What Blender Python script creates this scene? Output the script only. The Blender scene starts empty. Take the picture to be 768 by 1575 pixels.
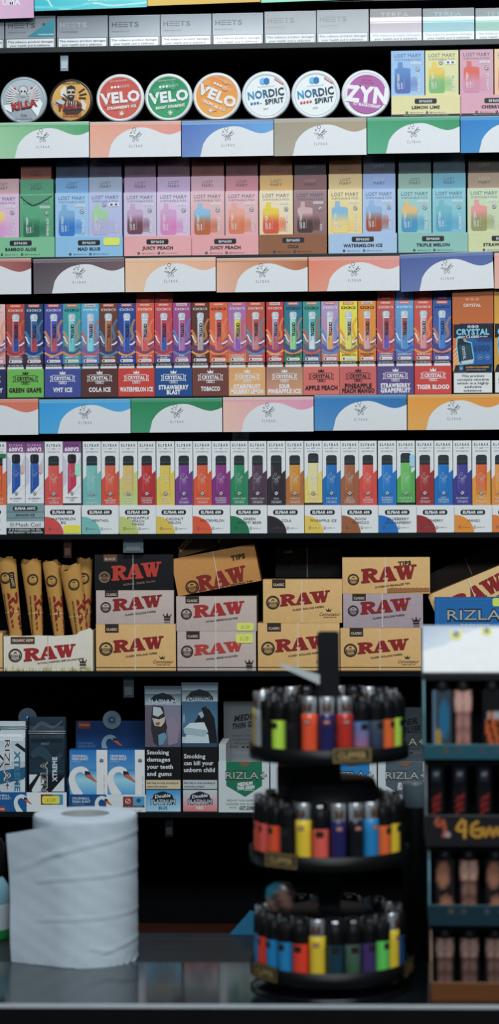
import bpy, math, random
from mathutils import Vector, Matrix, Euler
random.seed(7)
C = bpy.context.scene.collection
PI = math.pi

# ------------------------------------------------------------------ camera, light, exposure
F_PX, W_PX, H_PX = 3300.0, 768, 1575
CAM_Z = 1.306
YS = 3.07                    # plane of the shelf fronts
YAW, ROLL = math.radians(3.5), math.radians(-0.3)
cam_d = bpy.data.cameras.new('camera')
cam = bpy.data.objects.new('camera', cam_d); C.objects.link(cam)
cam.location = (0, 0, CAM_Z)
cam.rotation_euler = (Matrix.Rotation(YAW, 3, 'Z') @ Matrix.Rotation(PI/2, 3, 'X') @ Matrix.Rotation(ROLL, 3, 'Z')).to_euler()
cam_d.sensor_fit = 'VERTICAL'; cam_d.sensor_height = 36.0
cam_d.lens = 36.0 * F_PX / H_PX
cam_d.dof.use_dof = True; cam_d.dof.focus_distance = 3.07; cam_d.dof.aperture_fstop = 3.4
cam_d.clip_start = 0.05
sc = bpy.context.scene
sc.camera = cam
sc.view_settings.view_transform = 'Standard'; sc.view_settings.look = 'None'
sc.view_settings.gamma = 1.0; sc.view_settings.use_curve_mapping = False
sc.view_settings.exposure = 0.0
wd = bpy.data.worlds.new('world'); sc.world = wd; wd.use_nodes = True
wd.node_tree.nodes['Background'].inputs[0].default_value = (0.55, 0.8, 1.0, 1)
wd.node_tree.nodes['Background'].inputs[1].default_value = 0.05

def area(name, loc, aim, sx, sy, power, col):
    l = bpy.data.lights.new(name, 'AREA'); l.shape = 'RECTANGLE'; l.size = sx; l.size_y = sy
    l.energy = power; l.color = col
    o = bpy.data.objects.new(name, l); C.objects.link(o); o.location = loc
    o.rotation_euler = (Vector(aim) - Vector(loc)).to_track_quat('-Z', 'Y').to_euler()
    return o
area('ceiling_tube_light', (0.1, 1.45, 3.05), (0, 3.05, 1.55), 1.8, 0.25, 38, (0.92, 0.97, 1.0))
area('shop_tube_light', (0.3, -0.6, 2.9), (0, 3.0, 1.3), 2.2, 0.4, 46, (0.88, 0.96, 1.0))

# ------------------------------------------------------------------ pixels to places
RM = cam.rotation_euler.to_matrix()
def ray(px, py):
    return RM @ Vector(((px - W_PX/2)/F_PX, (H_PX/2 - py)/F_PX, -1.0))
def at(px, py, Y):
    d = ray(px, py); return Vector((0, 0, CAM_Z)) + d * (Y / d.y)
def at_z(px, py, z):
    d = ray(px, py); return Vector((0, 0, CAM_Z)) + d * ((z - CAM_Z) / d.z)

# ------------------------------------------------------------------ materials
def lin(c):
    c /= 255.0
    return c/12.92 if c <= 0.04045 else ((c + 0.055)/1.055)**2.4
def rgb(c, g=1.0):
    q = [lin(x)*g for x in c[:3]]; y = 0.25*q[0] + 0.6*q[1] + 0.15*q[2]
    return tuple(min(0.88, y + (x-y)*0.94) for x in q) + (1.0,)
MATS = {}
def print_mat(name, rough=0.5, metal=0.0, coat=0.0, noise=0.04, spec=0.35, bump=0.0):
    if name in MATS: return MATS[name]
    m = bpy.data.materials.new(name); m.use_nodes = True
    n, l = m.node_tree.nodes, m.node_tree.links
    b = n['Principled BSDF']
    a = n.new('ShaderNodeAttribute'); a.attribute_name = 'Col'
    tx = n.new('ShaderNodeTexCoord'); nz = n.new('ShaderNodeTexNoise'); nz.inputs['Scale'].default_value = 130
    l.new(tx.outputs['Object'], nz.inputs['Vector'])
    mr = n.new('ShaderNodeMapRange'); mr.inputs['To Min'].default_value = 1 - noise; mr.inputs['To Max'].default_value = 1 + noise
    l.new(nz.outputs['Fac'], mr.inputs['Value'])
    mx = n.new('ShaderNodeVectorMath'); mx.operation = 'SCALE'
    l.new(a.outputs['Color'], mx.inputs[0]); l.new(mr.outputs['Result'], mx.inputs['Scale'])
    l.new(mx.outputs['Vector'], b.inputs['Base Color'])
    b.inputs['Roughness'].default_value = rough; b.inputs['Metallic'].default_value = metal
    b.inputs['Coat Weight'].default_value = coat; b.inputs['Coat Roughness'].default_value = 0.12
    b.inputs['Specular IOR Level'].default_value = spec
    if bump:
        bp = n.new('ShaderNodeBump'); bp.inputs['Strength'].default_value = bump; bp.inputs['Distance'].default_value = 0.002
        n2 = n.new('ShaderNodeTexNoise'); n2.inputs['Scale'].default_value = 28; n2.inputs['Detail'].default_value = 3
        l.new(tx.outputs['Object'], n2.inputs['Vector']); l.new(n2.outputs['Fac'], bp.inputs['Height'])
        l.new(bp.outputs['Normal'], b.inputs['Normal'])
    MATS[name] = m; return m
CARD = print_mat('printed_card', 0.5)
FOIL = print_mat('silver_foil_card', 0.35, 0.45, 0.3, bump=0.08)
GLOSS = print_mat('glossy_plastic', 0.22, 0.0, 0.3)
FILM = print_mat('cellophane_wrap', 0.3, 0.0, 0.35, spec=0.5, bump=0.35)
METAL = print_mat('brushed_steel', 0.3, 0.8)
PAPER = print_mat('matte_paper', 0.9, spec=0.1, noise=0.05, bump=0.06)
DARK = print_mat('black_plastic', 0.5, 0.0, 0.0, spec=0.2)
RIM = print_mat('black_moulded_plastic', 0.4, 0.0, 0.0, spec=0.25)
KRAFT = print_mat('kraft_card', 0.65, noise=0.09, spec=0.25)

def plain(name, col, rough=0.5, metal=0.0, spec=0.4, noise=0.15, nscale=(30, 30, 30), rnoise=0.0):
    m = bpy.data.materials.new(name); m.use_nodes = True
    n, l = m.node_tree.nodes, m.node_tree.links; b = n['Principled BSDF']
    tx = n.new('ShaderNodeTexCoord'); mp = n.new('ShaderNodeMapping'); mp.inputs['Scale'].default_value = nscale
    nz = n.new('ShaderNodeTexNoise'); nz.inputs['Scale'].default_value = 1.0; nz.inputs['Detail'].default_value = 5
    l.new(tx.outputs['Object'], mp.inputs['Vector']); l.new(mp.outputs['Vector'], nz.inputs['Vector'])
    cr = n.new('ShaderNodeValToRGB'); c = rgb(col)
    cr.color_ramp.elements[0].position = 0.3; cr.color_ramp.elements[1].position = 0.7
    cr.color_ramp.elements[0].color = tuple(x*(1-noise) for x in c[:3]) + (1,)
    cr.color_ramp.elements[1].color = tuple(x*(1+noise) for x in c[:3]) + (1,)
    l.new(nz.outputs['Fac'], cr.inputs['Fac']); l.new(cr.outputs['Color'], b.inputs['Base Color'])
    b.inputs['Roughness'].default_value = rough; b.inputs['Metallic'].default_value = metal
    b.inputs['Specular IOR Level'].default_value = spec
    if rnoise:
        mr = n.new('ShaderNodeMapRange'); mr.inputs['To Min'].default_value = max(0.03, rough - rnoise); mr.inputs['To Max'].default_value = rough + rnoise
        l.new(nz.outputs['Fac'], mr.inputs['Value']); l.new(mr.outputs['Result'], b.inputs['Roughness'])
    return m

# ------------------------------------------------------------------ lettering (built-in font turned into mesh outlines)
_gl = {}
_fo = [bpy.data.curves.new('glyph_%d' % i, 'FONT') for i in range(3)]
for i, f in enumerate(_fo):
    f.size = 1; f.resolution_u = 2; f.offset = (0, 0.022, 0.05)[i]
_fob = [bpy.data.objects.new('glyph', f) for f in _fo]
def _mesh_of(s, wt):
    _fo[wt].body = s
    m = bpy.data.meshes.new_from_object(_fob[wt])
    v = [(q.co.x, q.co.y) for q in m.vertices]; fc = [tuple(p.vertices) for p in m.polygons]
    bpy.data.meshes.remove(m); return v, fc
_bar = {}
def glyph(ch, wt):
    k = (ch, wt)
    if k not in _gl:
        if wt not in _bar:
            b = max(x for x, y in _mesh_of('|', wt)[0]); _bar[wt] = b
        adv = max(x for x, y in _mesh_of(ch + '|', wt)[0]) - _bar[wt]
        v, fc = ([], []) if ch == ' ' else _mesh_of(ch, wt)
        _gl[k] = (v, fc, adv + (0, 0.02, 0.06)[wt])
    return _gl[k]

# ------------------------------------------------------------------ mesh builder
class MB:
    def __init__(s):
        s.v, s.f, s.c, s.mi, s.mats, s.sm = [], [], [], [], [], []
    def mat(s, m):
        if m not in s.mats: s.mats.append(m)
        return s.mats.index(m)
    def face(s, pts, cols, m, smooth=False):
        b = len(s.v); s.v.extend(pts); s.f.append(tuple(range(b, b+len(pts))))
        s.c.append(cols if isinstance(cols, list) else [cols]*len(pts)); s.mi.append(s.mat(m)); s.sm.append(smooth)
    def mesh(s, verts, faces, col, m, smooth=False):
        b = len(s.v); s.v.extend(verts); mi = s.mat(m)
        for f in faces:
            s.f.append(tuple(b+i for i in f)); s.mi.append(mi); s.sm.append(smooth)
            s.c.append([col(verts[i]) for i in f] if callable(col) else [col]*len(f))
    def box(s, x0, x1, y0, y1, z0, z1, col, m, front=None):
        v = [(x0,y0,z0),(x1,y0,z0),(x1,y1,z0),(x0,y1,z0),(x0,y0,z1),(x1,y0,z1),(x1,y1,z1),(x0,y1,z1)]
        s.mesh(v, [(0,3,2,1),(4,5,6,7),(1,2,6,5),(2,3,7,6),(3,0,4,7)], col, m)
        s.face([v[0], v[1], v[5], v[4]], front or col, m)
    def lathe(s, prof, n, col, m, axis='Z', cx=0, cy=0, cz=0, smooth=True, cap=True, a0=0, a1=2*PI):
        full = abs(a1-a0-2*PI) < 1e-6
        k = n if full else n+1
        vs = []
        for r, h in prof:
            for i in range(k):
                a = a0 + (a1-a0)*i/n
                if axis == 'Z': vs.append((cx + r*math.cos(a), cy + r*math.sin(a), cz + h))
                else: vs.append((cx + r*math.cos(a), cy + h, cz + r*math.sin(a)))
        fs = []
        for j in range(len(prof)-1):
            for i in range(n):
                i2 = (i+1) % k
                q = (j*k+i, j*k+i2, (j+1)*k+i2, (j+1)*k+i)
                fs.append(q if axis == 'Z' else q[::-1])
        s.mesh(vs, fs, col, m, smooth)
        if cap:
            for j, fl in ((0, True), (len(prof)-1, False)):
                if prof[j][0] > 1e-5:
                    f = [vs[j*k+i] for i in range(k)]
                    c = [col(p) for p in f] if callable(col) else col
                    s.face(f[::-1] if fl else f, c, m)
    def tube(s, pts, r, n, col, m):
        pts = [Vector(p) for p in pts]; vs = []; k = len(pts)
        for i, p in enumerate(pts):
            d = (pts[min(k-1, i+1)] - pts[max(0, i-1)]).normalized()
            u = d.orthogonal().normalized(); w = d.cross(u)
            rr = r[i] if isinstance(r, (list, tuple)) else r
            for j in range(n):
                a = 2*PI*j/n; vs.append(tuple(p + u*(rr*math.cos(a)) + w*(rr*math.sin(a))))
        fs = [(i*n+j, i*n+(j+1) % n, (i+1)*n+(j+1) % n, (i+1)*n+j) for i in range(k-1) for j in range(n)]
        fs += [tuple(range(n))[::-1], tuple((k-1)*n+j for j in range(n))]
        s.mesh(vs, fs, col, m, True)
    def build(s, name, parent=None, loc=None, rot=None):
        me = bpy.data.meshes.new(name); me.from_pydata(s.v, [], s.f)
        for m in s.mats: me.materials.append(m)
        me.polygons.foreach_set('material_index', s.mi); me.polygons.foreach_set('use_smooth', s.sm)
        at_ = me.color_attributes.new('Col', 'FLOAT_COLOR', 'CORNER')
        flat = []
        for c in s.c:
            for q in c: flat.extend(q)
        at_.data.foreach_set('color', flat)
        if any(s.sm):
            import bmesh
            bm = bmesh.new(); bm.from_mesh(me); bmesh.ops.remove_doubles(bm, verts=[v for v in bm.verts if all(f.smooth for f in v.link_faces)], dist=1e-6); bm.to_mesh(me); bm.free()
        me.update()
        o = bpy.data.objects.new(name, me); C.objects.link(o)
        if parent: o.parent = parent
        if loc is not None: o.location = loc
        if rot is not None: o.rotation_euler = rot
        return o

SEEN = set()
def tag(o, label, cat, group=None):
    if label in SEEN: print('DUPLICATE LABEL', label)
    SEEN.add(label)
    o['label'] = label; o['category'] = cat
    if group: o['group'] = group
    return o
def empty(name, loc, rot=(0, 0, 0)):
    o = bpy.data.objects.new(name, None); C.objects.link(o); o.location = loc; o.rotation_euler = rot; o.empty_display_size = 0.02
    return o
def struct(o):
    o['kind'] = 'structure'; return o

EPS = 0.00013
class Print(MB):
    """A printed thing: drawn in photograph pixels on its own front face, u to the right and v down from its top left corner."""
    def __init__(s, x0, y0, x1, y1, Y, tilt=0.0, g=1.0, mat=CARD):
        super().__init__()
        a, b = at(x0, (y0+y1)/2, Y), at(x1, (y0+y1)/2, Y)
        t, q = at((x0+x1)/2, y0, Y), at((x0+x1)/2, y1, Y)
        s.w, s.h = (b-a).x, t.z-q.z
        s.pw, s.ph = x1-x0, y1-y0
        s.sx, s.sz = s.w/s.pw, s.h/s.ph
        s.base = q; s.tilt = tilt; s.g = g; s.m = mat; s.dy = 0.0
        s.mapf = None
    cnt = 0
    def up(s, L):                                           # no two prints share a plane
        s.cnt = (s.cnt + 1) % 32; return L + s.cnt*0.03
    def co(s, u, v, L):
        if s.mapf: return s.mapf(u, v, L)
        return ((u - s.pw/2)*s.sx, -L*EPS + s.dy, (s.ph - v)*s.sz)
    def K(s, c): return rgb(c, s.g)
    def body(s, depth, front, side=None, mat=None):
        """front: one colour or four (top left, top right, bottom right, bottom left)."""
        m = mat or s.m
        fr = [s.K(front[i]) for i in (3, 2, 1, 0)] if isinstance(front, list) else s.K(front)
        sd = s.K(side or (front[0] if isinstance(front, list) else front))
        s.box(-s.w/2, s.w/2, 0, depth, 0, s.h, sd, m, fr)
    def poly(s, pts, col, L=1, mat=None):
        k = [s.K(c) for c in col] if isinstance(col, list) else s.K(col)
        L = s.up(L)
        p = [s.co(u, v, L) for u, v in pts]
        ar = sum(pts[i][0]*pts[(i+1) % len(pts)][1] - pts[(i+1) % len(pts)][0]*pts[i][1] for i in range(len(pts)))
        if ar > 0:
            p = p[::-1]
            if isinstance(k, list): k = k[::-1]
        s.face(p, k, mat or s.m)
    def rect(s, u0, v0, u1, v1, col, L=1, col2=None, mat=None, horiz=False):
        if col2 is None: s.poly([(u0,v0),(u1,v0),(u1,v1),(u0,v1)], col, L, mat)
        elif horiz: s.poly([(u0,v0),(u1,v0),(u1,v1),(u0,v1)], [col, col2, col2, col], L, mat)
        else: s.poly([(u0,v0),(u1,v0),(u1,v1),(u0,v1)], [col, col, col2, col2], L, mat)
    def rrect(s, u0, v0, u1, v1, r, col, L=1, mat=None, n=4):
        P = []
        for cx, cy, a in ((u1-r, v0+r, -90), (u1-r, v1-r, 0), (u0+r, v1-r, 90), (u0+r, v0+r, 180)):
            for i in range(n+1):
                t = math.radians(a + 90*i/n); P.append((cx + r*math.cos(t), cy + r*math.sin(t)))
        s.poly(P, col, L, mat)
    def disc(s, u, v, r, col, L=1, n=18, mat=None, ry=None):
        s.poly([(u + r*math.cos(2*PI*i/n), v + (ry or r)*math.sin(2*PI*i/n)) for i in range(n)], col, L, mat)
    def ring(s, u, v, r, r2, col, L=1, n=24, a0=0, a1=360, mat=None):
        for i in range(n):
            a, b = (math.radians(a0 + (a1-a0)*(i+k)/n) for k in (0, 1))
            s.poly([(u+r*math.cos(a), v+r*math.sin(a)), (u+r*math.cos(b), v+r*math.sin(b)), (u+r2*math.cos(b), v+r2*math.sin(b)), (u+r2*math.cos(a), v+r2*math.sin(a))], col, L, mat)
    def frame(s, u0, v0, u1, v1, t, col, L=1):
        s.rect(u0, v0, u1, v0+t, col, L); s.rect(u0, v1-t, u1, v1, col, L)
        s.rect(u0, v0+t, u0+t, v1-t, col, L); s.rect(u1-t, v0+t, u1, v1-t, col, L)
    def ribbon(s, pts, w, col, L=1, sub=4, mat=None):
        """pts: (u, v) or (u, v, width) joined by a smooth band."""
        P = []
        q = [(p[0], p[1], p[2] if len(p) > 2 else w) for p in pts]
        for i in range(len(q)-1):
            p0, p1, p2, p3 = q[max(0, i-1)], q[i], q[i+1], q[min(len(q)-1, i+2)]
            for k in range(sub):
                t = k/sub
                P.append(tuple(0.5*(2*p1[j] + (p2[j]-p0[j])*t + (2*p0[j]-5*p1[j]+4*p2[j]-p3[j])*t*t + (3*p1[j]-p0[j]-3*p2[j]+p3[j])*t**3) for j in range(3)))
        P.append(q[-1])
        Lf, Rt = [], []
        for i, p in enumerate(P):
            a, b = P[max(0, i-1)], P[min(len(P)-1, i+1)]
            dx, dy = b[0]-a[0], b[1]-a[1]; d = math.hypot(dx, dy) or 1
            nx, ny = -dy/d*p[2]/2, dx/d*p[2]/2
            Lf.append((p[0]+nx, p[1]+ny)); Rt.append((p[0]-nx, p[1]-ny))
        for i in range(len(P)-1):
            cc = col(P[i][1]) if callable(col) else col
            s.poly([Lf[i], Lf[i+1], Rt[i+1], Rt[i]], cc, L, mat)
    def strips(s, lv, colf, L=1, mat=None):
        """lv: (v, left u, right u) from the top; colf(v) -> colour: a shape with a printed gradient."""
        q = [lv[0]]
        for a, b in zip(lv, lv[1:]):
            n = max(1, int((b[0]-a[0])/3))
            for k in range(1, n+1): q.append(tuple(a[j] + (b[j]-a[j])*k/n for j in range(3)))
        for a, b in zip(q, q[1:]):
            ca, cb = colf(a[0]), colf(b[0])
            s.poly([(a[1], a[0]), (a[2], a[0]), (b[2], b[0]), (b[1], b[0])], [ca, ca, cb, cb], L, mat)
    def text(s, t, u, v, w, h, col, L=3, wt=1, ang=0, shear=0.0, mat=None, sp=0.0):
        """one line centred on (u, v), fitted to w by h pixels (h = capital height), turned ang degrees anticlockwise."""
        x = 0; items = []; lo, hi = 1e9, -1e9
        for ch in t:
            gv, gf, adv = glyph(ch, wt)
            for p in gv: lo, hi = min(lo, x+p[0]), max(hi, x+p[0])
            items.append((x, gv, gf)); x += adv + sp
        if hi <= lo: return
        kx, ky = w/(hi-lo), h/0.7
        ca, sa = math.cos(math.radians(ang)), math.sin(math.radians(ang))
        L = s.up(L); m = mat or s.m
        for gi, (x, gv, gf) in enumerate(items):
            k = s.K(col[gi] if isinstance(col, list) else col)
            vs = []
            for p in gv:
                X = (x + p[0] - (lo+hi)/2)*kx + shear*(p[1]-0.35)*ky; Z = (p[1]-0.35)*ky
                vs.append(s.co(u + X*ca - Z*sa, v - (X*sa + Z*ca), L))
            s.mesh(vs, gf, k, m)
    def finish(s, name, label=None, cat=None, group=None, parent=None, root=False, off=0.0):
        rot = (0, -math.radians(s.tilt), 0)
        if root:                                           # an Empty at the thing's base with this mesh as its first part
            r = empty(root, s.base, rot); o = s.build(name, r)
            tag(r, label, cat, group); return r
        if parent is not None: return s.build(name, parent)
        o = s.build(name, None, s.base, rot)
        if label: tag(o, label, cat, group)
        return o

def mix(a, b, t): return tuple(a[i] + (b[i]-a[i])*t for i in range(3))
def ramp(v0, v1, *cs):
    def f(v):
        t = max(0, min(1, (v-v0)/(v1-v0)))*(len(cs)-1); i = min(len(cs)-2, int(t)); return mix(cs[i], cs[i+1], t-i)
    return f
WHITE, BLACK, INK = (232, 235, 236), (16, 17, 20), (38, 42, 50)

# ------------------------------------------------------------------ the setting
m_shelf = plain('dark_lacquered_board', (16, 22, 26), 0.3, spec=0.35)
m_back = plain('black_back_panel', (9, 12, 15), 0.6, spec=0.15)
m_floor = plain('grey_floor_tile', (60, 62, 64), 0.5)
m_brown = plain('red_brown_board', (58, 24, 17), 0.5, spec=.2)
def wbox(name, x0, x1, y0, y1, z0, z1, m, kind='structure'):
    b = MB(); b.box(x0, x1, y0, y1, z0, z1, (1, 1, 1, 1), m); o = b.build(name); o['kind'] = kind; return o
XL, XR = -0.85, 0.50
wbox('floor', -2.5, 2.5, -1.5, 3.6, -0.05, 0, m_floor)
wbox('wall_back', -2.5, 2.5, 3.40, 3.45, 0, 3.2, m_back)
YB = YS + 0.285
wbox('trim_1', XL, XR, YB, YB + 0.015, 0.0, 2.3, m_back)          # back panel of the shelf unit
Z = {'B': 1.9778, 'C': 1.8698, 'D': 1.675, 'E': 1.473, 'F': 1.2754, 'G': 1.0777, 'H': 0.875}
for i, (k, z) in enumerate(Z.items()):
    wbox('trim_%d' % (i+2), XL, XR, YS, YB, z-0.0075, z, m_shelf)
wbox('trim_9', XL, XR, YS, YB, 2.035, 2.0425, m_shelf)
wbox('trim_10', XL, XR, YS + 0.02, YS + 0.05, 0.0, 0.69, m_back)       # dark panel under the bottom shelf
wbox('trim_11', XL, XR, YS - 0.01, YS + 0.02, at(240, 1434, YS).z - .05, at(240, 1424, YS).z, m_brown)

class On(Print):
    """a printed thing standing on a shelf: its foot is set on the board (or on what carries it)"""
    def __init__(s, row, x0, y0, x1, y1, dy=0.004, tilt=0.0, g=1.0, mat=CARD, up=0.0):
        super().__init__(x0, y0, x1, y1, YS + dy, tilt, g, mat)
        z = Z[row] + up if isinstance(row, str) else row
        top = s.base.z + s.h
        s.base.z = z; s.h = top - z; s.ph = s.h/s.sz                     # keep the top edge where the photograph has it

def tray(p, front, depth=0.10, side=None, wall=0.0008):
    """open display tray: printed front board, floor, low sides and back"""
    w, h = p.w, p.h; k = p.K(side or (front[3] if isinstance(front, list) else front))
    fr = [p.K(front[i]) for i in (3, 2, 1, 0)] if isinstance(front, list) else p.K(front)
    p.box(-w/2, w/2, 0, wall, 0, h, k, p.m, fr)
    p.box(-w/2, w/2, wall, depth, 0, wall, k, p.m)
    for a, b in ((-w/2, -w/2+wall), (w/2-wall, w/2)): p.box(a, b, wall, depth, wall, h*0.9, k, p.m)
    p.box(-w/2+wall, w/2-wall, depth-wall, depth, wall, h*1.3, k, p.m)

def sticker(p, root, u0, v0, u1, v1, col, txt=None, L=6):
    q = Print.__new__(Print); MB.__init__(q)
    for a in ('w', 'h', 'pw', 'ph', 'sx', 'sz', 'g', 'm', 'dy', 'mapf'): setattr(q, a, getattr(p, a))
    q.rrect(u0, v0, u1, v1, min(3, (v1-v0)*0.3), col, L)
    if txt: q.text(txt, (u0+u1)/2, (v0+v1)/2, (u1-u0)*0.5, (v1-v0)*0.4, mix(col, (90, 90, 40), 0.5), L+1)
    o = q.build('price_sticker', root); o['label'] = 'fluorescent yellow price sticker' if col[2] < 140 else 'small pale sticker'
    return o

# ---- a printed emblem of the pods: bubbles over a leafy sprig
def sprig(p, u, v, k, col, L=3):
    p.ring(u-2*k, v-10*k, 3.2*k, 2.5*k, col, L, 14)
    p.ring(u-7*k, v-5*k, 1.5*k, .8*k, col, L, 10); p.disc(u-1*k, v-4.4*k, .9*k, col, L, 8)
    def leaf(x0, y0, x1, y1, w):
        dx, dy = x1-x0, y1-y0; d = math.hypot(dx, dy); nx, ny = -dy/d*w, dx/d*w; t = .75*k
        mx, my = x0 + dx*.45, y0 + dy*.45
        for s_ in (-1, 1): p.ribbon([(u+x0*k, v+y0*k, t), (u+(mx+nx*s_)*k, v+(my+ny*s_)*k, t), (u+x1*k, v+y1*k, t*.5)], t, col, L, 3)
    leaf(0, 2, 11, -3, 1.9); leaf(-1, 2, -10, 0, 1.3); leaf(-1, 3, -3.5, 10, 1.8); leaf(1.5, 3, 4.5, 9.5, 1.6); leaf(3, 0, 8, -7, .8)

# ------------------------------------------------------------------ header cards along the shelf edges
def card(name, x0, y0, x1, y1, z, colL, colR, label, tilt=0.0, g=1.0, plainc=False, group='folded cards along the shelf edges'):
    p = Print(x0, y0, x1, y1, YS - 0.0045, tilt, g)
    t = 0.0012
    p.box(-p.w/2, p.w/2, 0, t, 0, p.h, p.K((215, 215, 212)), CARD)
    w, h = p.pw, p.ph
    if not plainc:
        p.poly([(0,0),(w,0),(w,h),(0,h)], [colL, colR, mix(colR, WHITE, .16), mix(colL, WHITE, .2)], 1)
        p.rect(0, 0, w, 1.2, mix(colL, WHITE, .6), 3, None); p.rect(0, 1.2, w, 6, mix(colL, WHITE, .26), 2, mix(colR, WHITE, .2))  # gloss of the fold painted as a lighter top band
        top = []
        for i in range(25):
            uu = i/24; x = (0.2 + 0.8*uu)*w
            q = 0.2 + 0.8*uu
            if q < 0.58:
                t_ = (q-0.2)/0.38; vv = 0.17 + 0.83*(1 - math.sqrt(max(0, 1-(1-t_)**2.2)))
            elif q < 0.88:
                t_ = (q-0.58)/0.30; vv = 0.17 + 0.21*(0.5-0.5*math.cos(PI*t_))
            else:
                t_ = (q-0.88)/0.12; vv = 0.38 - 0.10*t_**1.5
            top.append((x, vv*h))
        for a, b in zip(top, top[1:]): p.poly([a, b, (b[0], h), (a[0], h)], (228, 231, 233), 2)
        sprig(p, 0.50*w, 0.40*h, 0.95, (70, 76, 84))
        p.text('ELFBAR', 0.505*w, 0.69*h, 20, 4, (120, 126, 132), 3, 0, sp=.35)
    r = p.finish('front_panel', label, 'header card', group, root=name)
    f = MB(); c = p.K(mix(colL, WHITE, .5))
    f.box(-p.w/2, p.w/2, 0.0012, 0.0060, p.h - 0.0006, p.h, c, CARD); f.build('top_fold', r)
    return p, r
S1 = [(-6,188,137,243,(150,205,155),(60,165,105),'pale green and mid green'), (138.5,187,278.5,241.5,(240,170,140),(235,150,135),'salmon pink'),
      (280,185,421,240.5,(75,110,190),(95,165,225),'blue'), (422,182,564,239,(160,150,130),(175,155,125),'greyish tan'),
      (565.5,180,707.5,235.5,(45,160,110),(30,150,95),'emerald green'), (709,178.5,850,234,(0,120,200),(20,140,210),'bright blue')]
for i, (x0,y0,x1,y1,a,b,nm) in enumerate(S1):
    card('header_card', x0, y0, x1, y1, Z['C'], a, b, nm + ' and white wavy header card under the ' + ('round tins' if i < 5 else 'pastel cherry boxes') + ', upper shelf')
S2 = [(-93,398,48,453,(225,140,120),(150,70,70),'maroon and salmon',0), (52,397.5,191.5,450.5,(70,58,68),(110,85,90),'dark plum brown',.5), (193,396.5,332,448.5,(252,195,150),(240,175,140),'pale peach',0),
      (333.5,396.5,473.5,449,(240,175,140),(190,105,55),'peach to brown',0), (475,394.5,615,447.5,(238,130,95),(235,150,140),'coral orange',0), (617,389,760,446,(65,90,160),(75,100,165),'dusty blue scuffed',1.6), (761,388,900,443,(240,170,150),(235,160,140),'pink peach',0)]
for x0,y0,x1,y1,a,b,nm,t in S2:
    p, r = card('header_card', x0, y0, x1, y1, Z['D'], a, b, nm + ' and white wavy header card under the small pastel pod boxes', t)
S3 = [(-83,614,59,669,(235,120,90),(230,115,85),'vermilion'), (60.5,614,201,666.5,(25,160,230),(70,170,230),'sky blue'), (202,612.5,342,665,(15,140,85),(20,130,75),'dark green'),
      (343.5,610.5,482.5,664,(252,190,170),(235,150,185),'pale pink'), (484,607.5,626,662,(40,130,200),(25,110,180),'medium blue'), (627.5,606.5,769,661,(245,160,45),(240,150,40),'amber orange')]
for x0,y0,x1,y1,a,b,nm in S3:
    card('header_card', x0, y0, x1, y1, Z['E'], a, b, nm + ' and white wavy header card under the tall slim cartons')
# cards hanging over the edge of the topmost shelf
for x0, y0, x1, y1, a, b, nm, wd_ in ((-60,-50,52,29,(235,190,215),(215,170,205),'mauve pink','UMA'), (53,-50,226,14,(30,190,205),(110,225,225),'turquoise',''), (227,-50,400.5,6,(232,190,80),(225,180,75),'golden yellow',''), (402,-50,575,1,(150,225,190),(160,230,200),'mint green','')):
    p, r = card('header_card', x0, y0, x1, y1, 2.0425, a, b, nm + ' printed card hanging from the topmost shelf edge', 1.0 if x0 > 0 else .6, plainc=True)
    q = Print.__new__(Print); MB.__init__(q)
    for k in ('w', 'h', 'pw', 'ph', 'sx', 'sz', 'g', 'm', 'dy', 'mapf'): setattr(q, k, getattr(p, k))
    q.poly([(0,0),(p.pw,0),(p.pw,p.ph),(0,p.ph)], [a, b, b, a], 2)
    if wd_: q.text(wd_, 78, 54, 28, 9, WHITE, 3, 1)
    if nm == 'turquoise':
        q.ribbon([(2, 45), (20, 47), (28, 58), (50, 62), (90, 55), (120, 60), (173, 57)], 2.5, (190, 245, 245), 3)
        q.ribbon([(0, 58), (60, 60), (120, 53), (173, 61)], 4, (90, 215, 222), 3)
        q.text('DISPOSABLE POD', 118, 49, 70, 5, WHITE, 4, 1)
    q.build('print', r)

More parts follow.
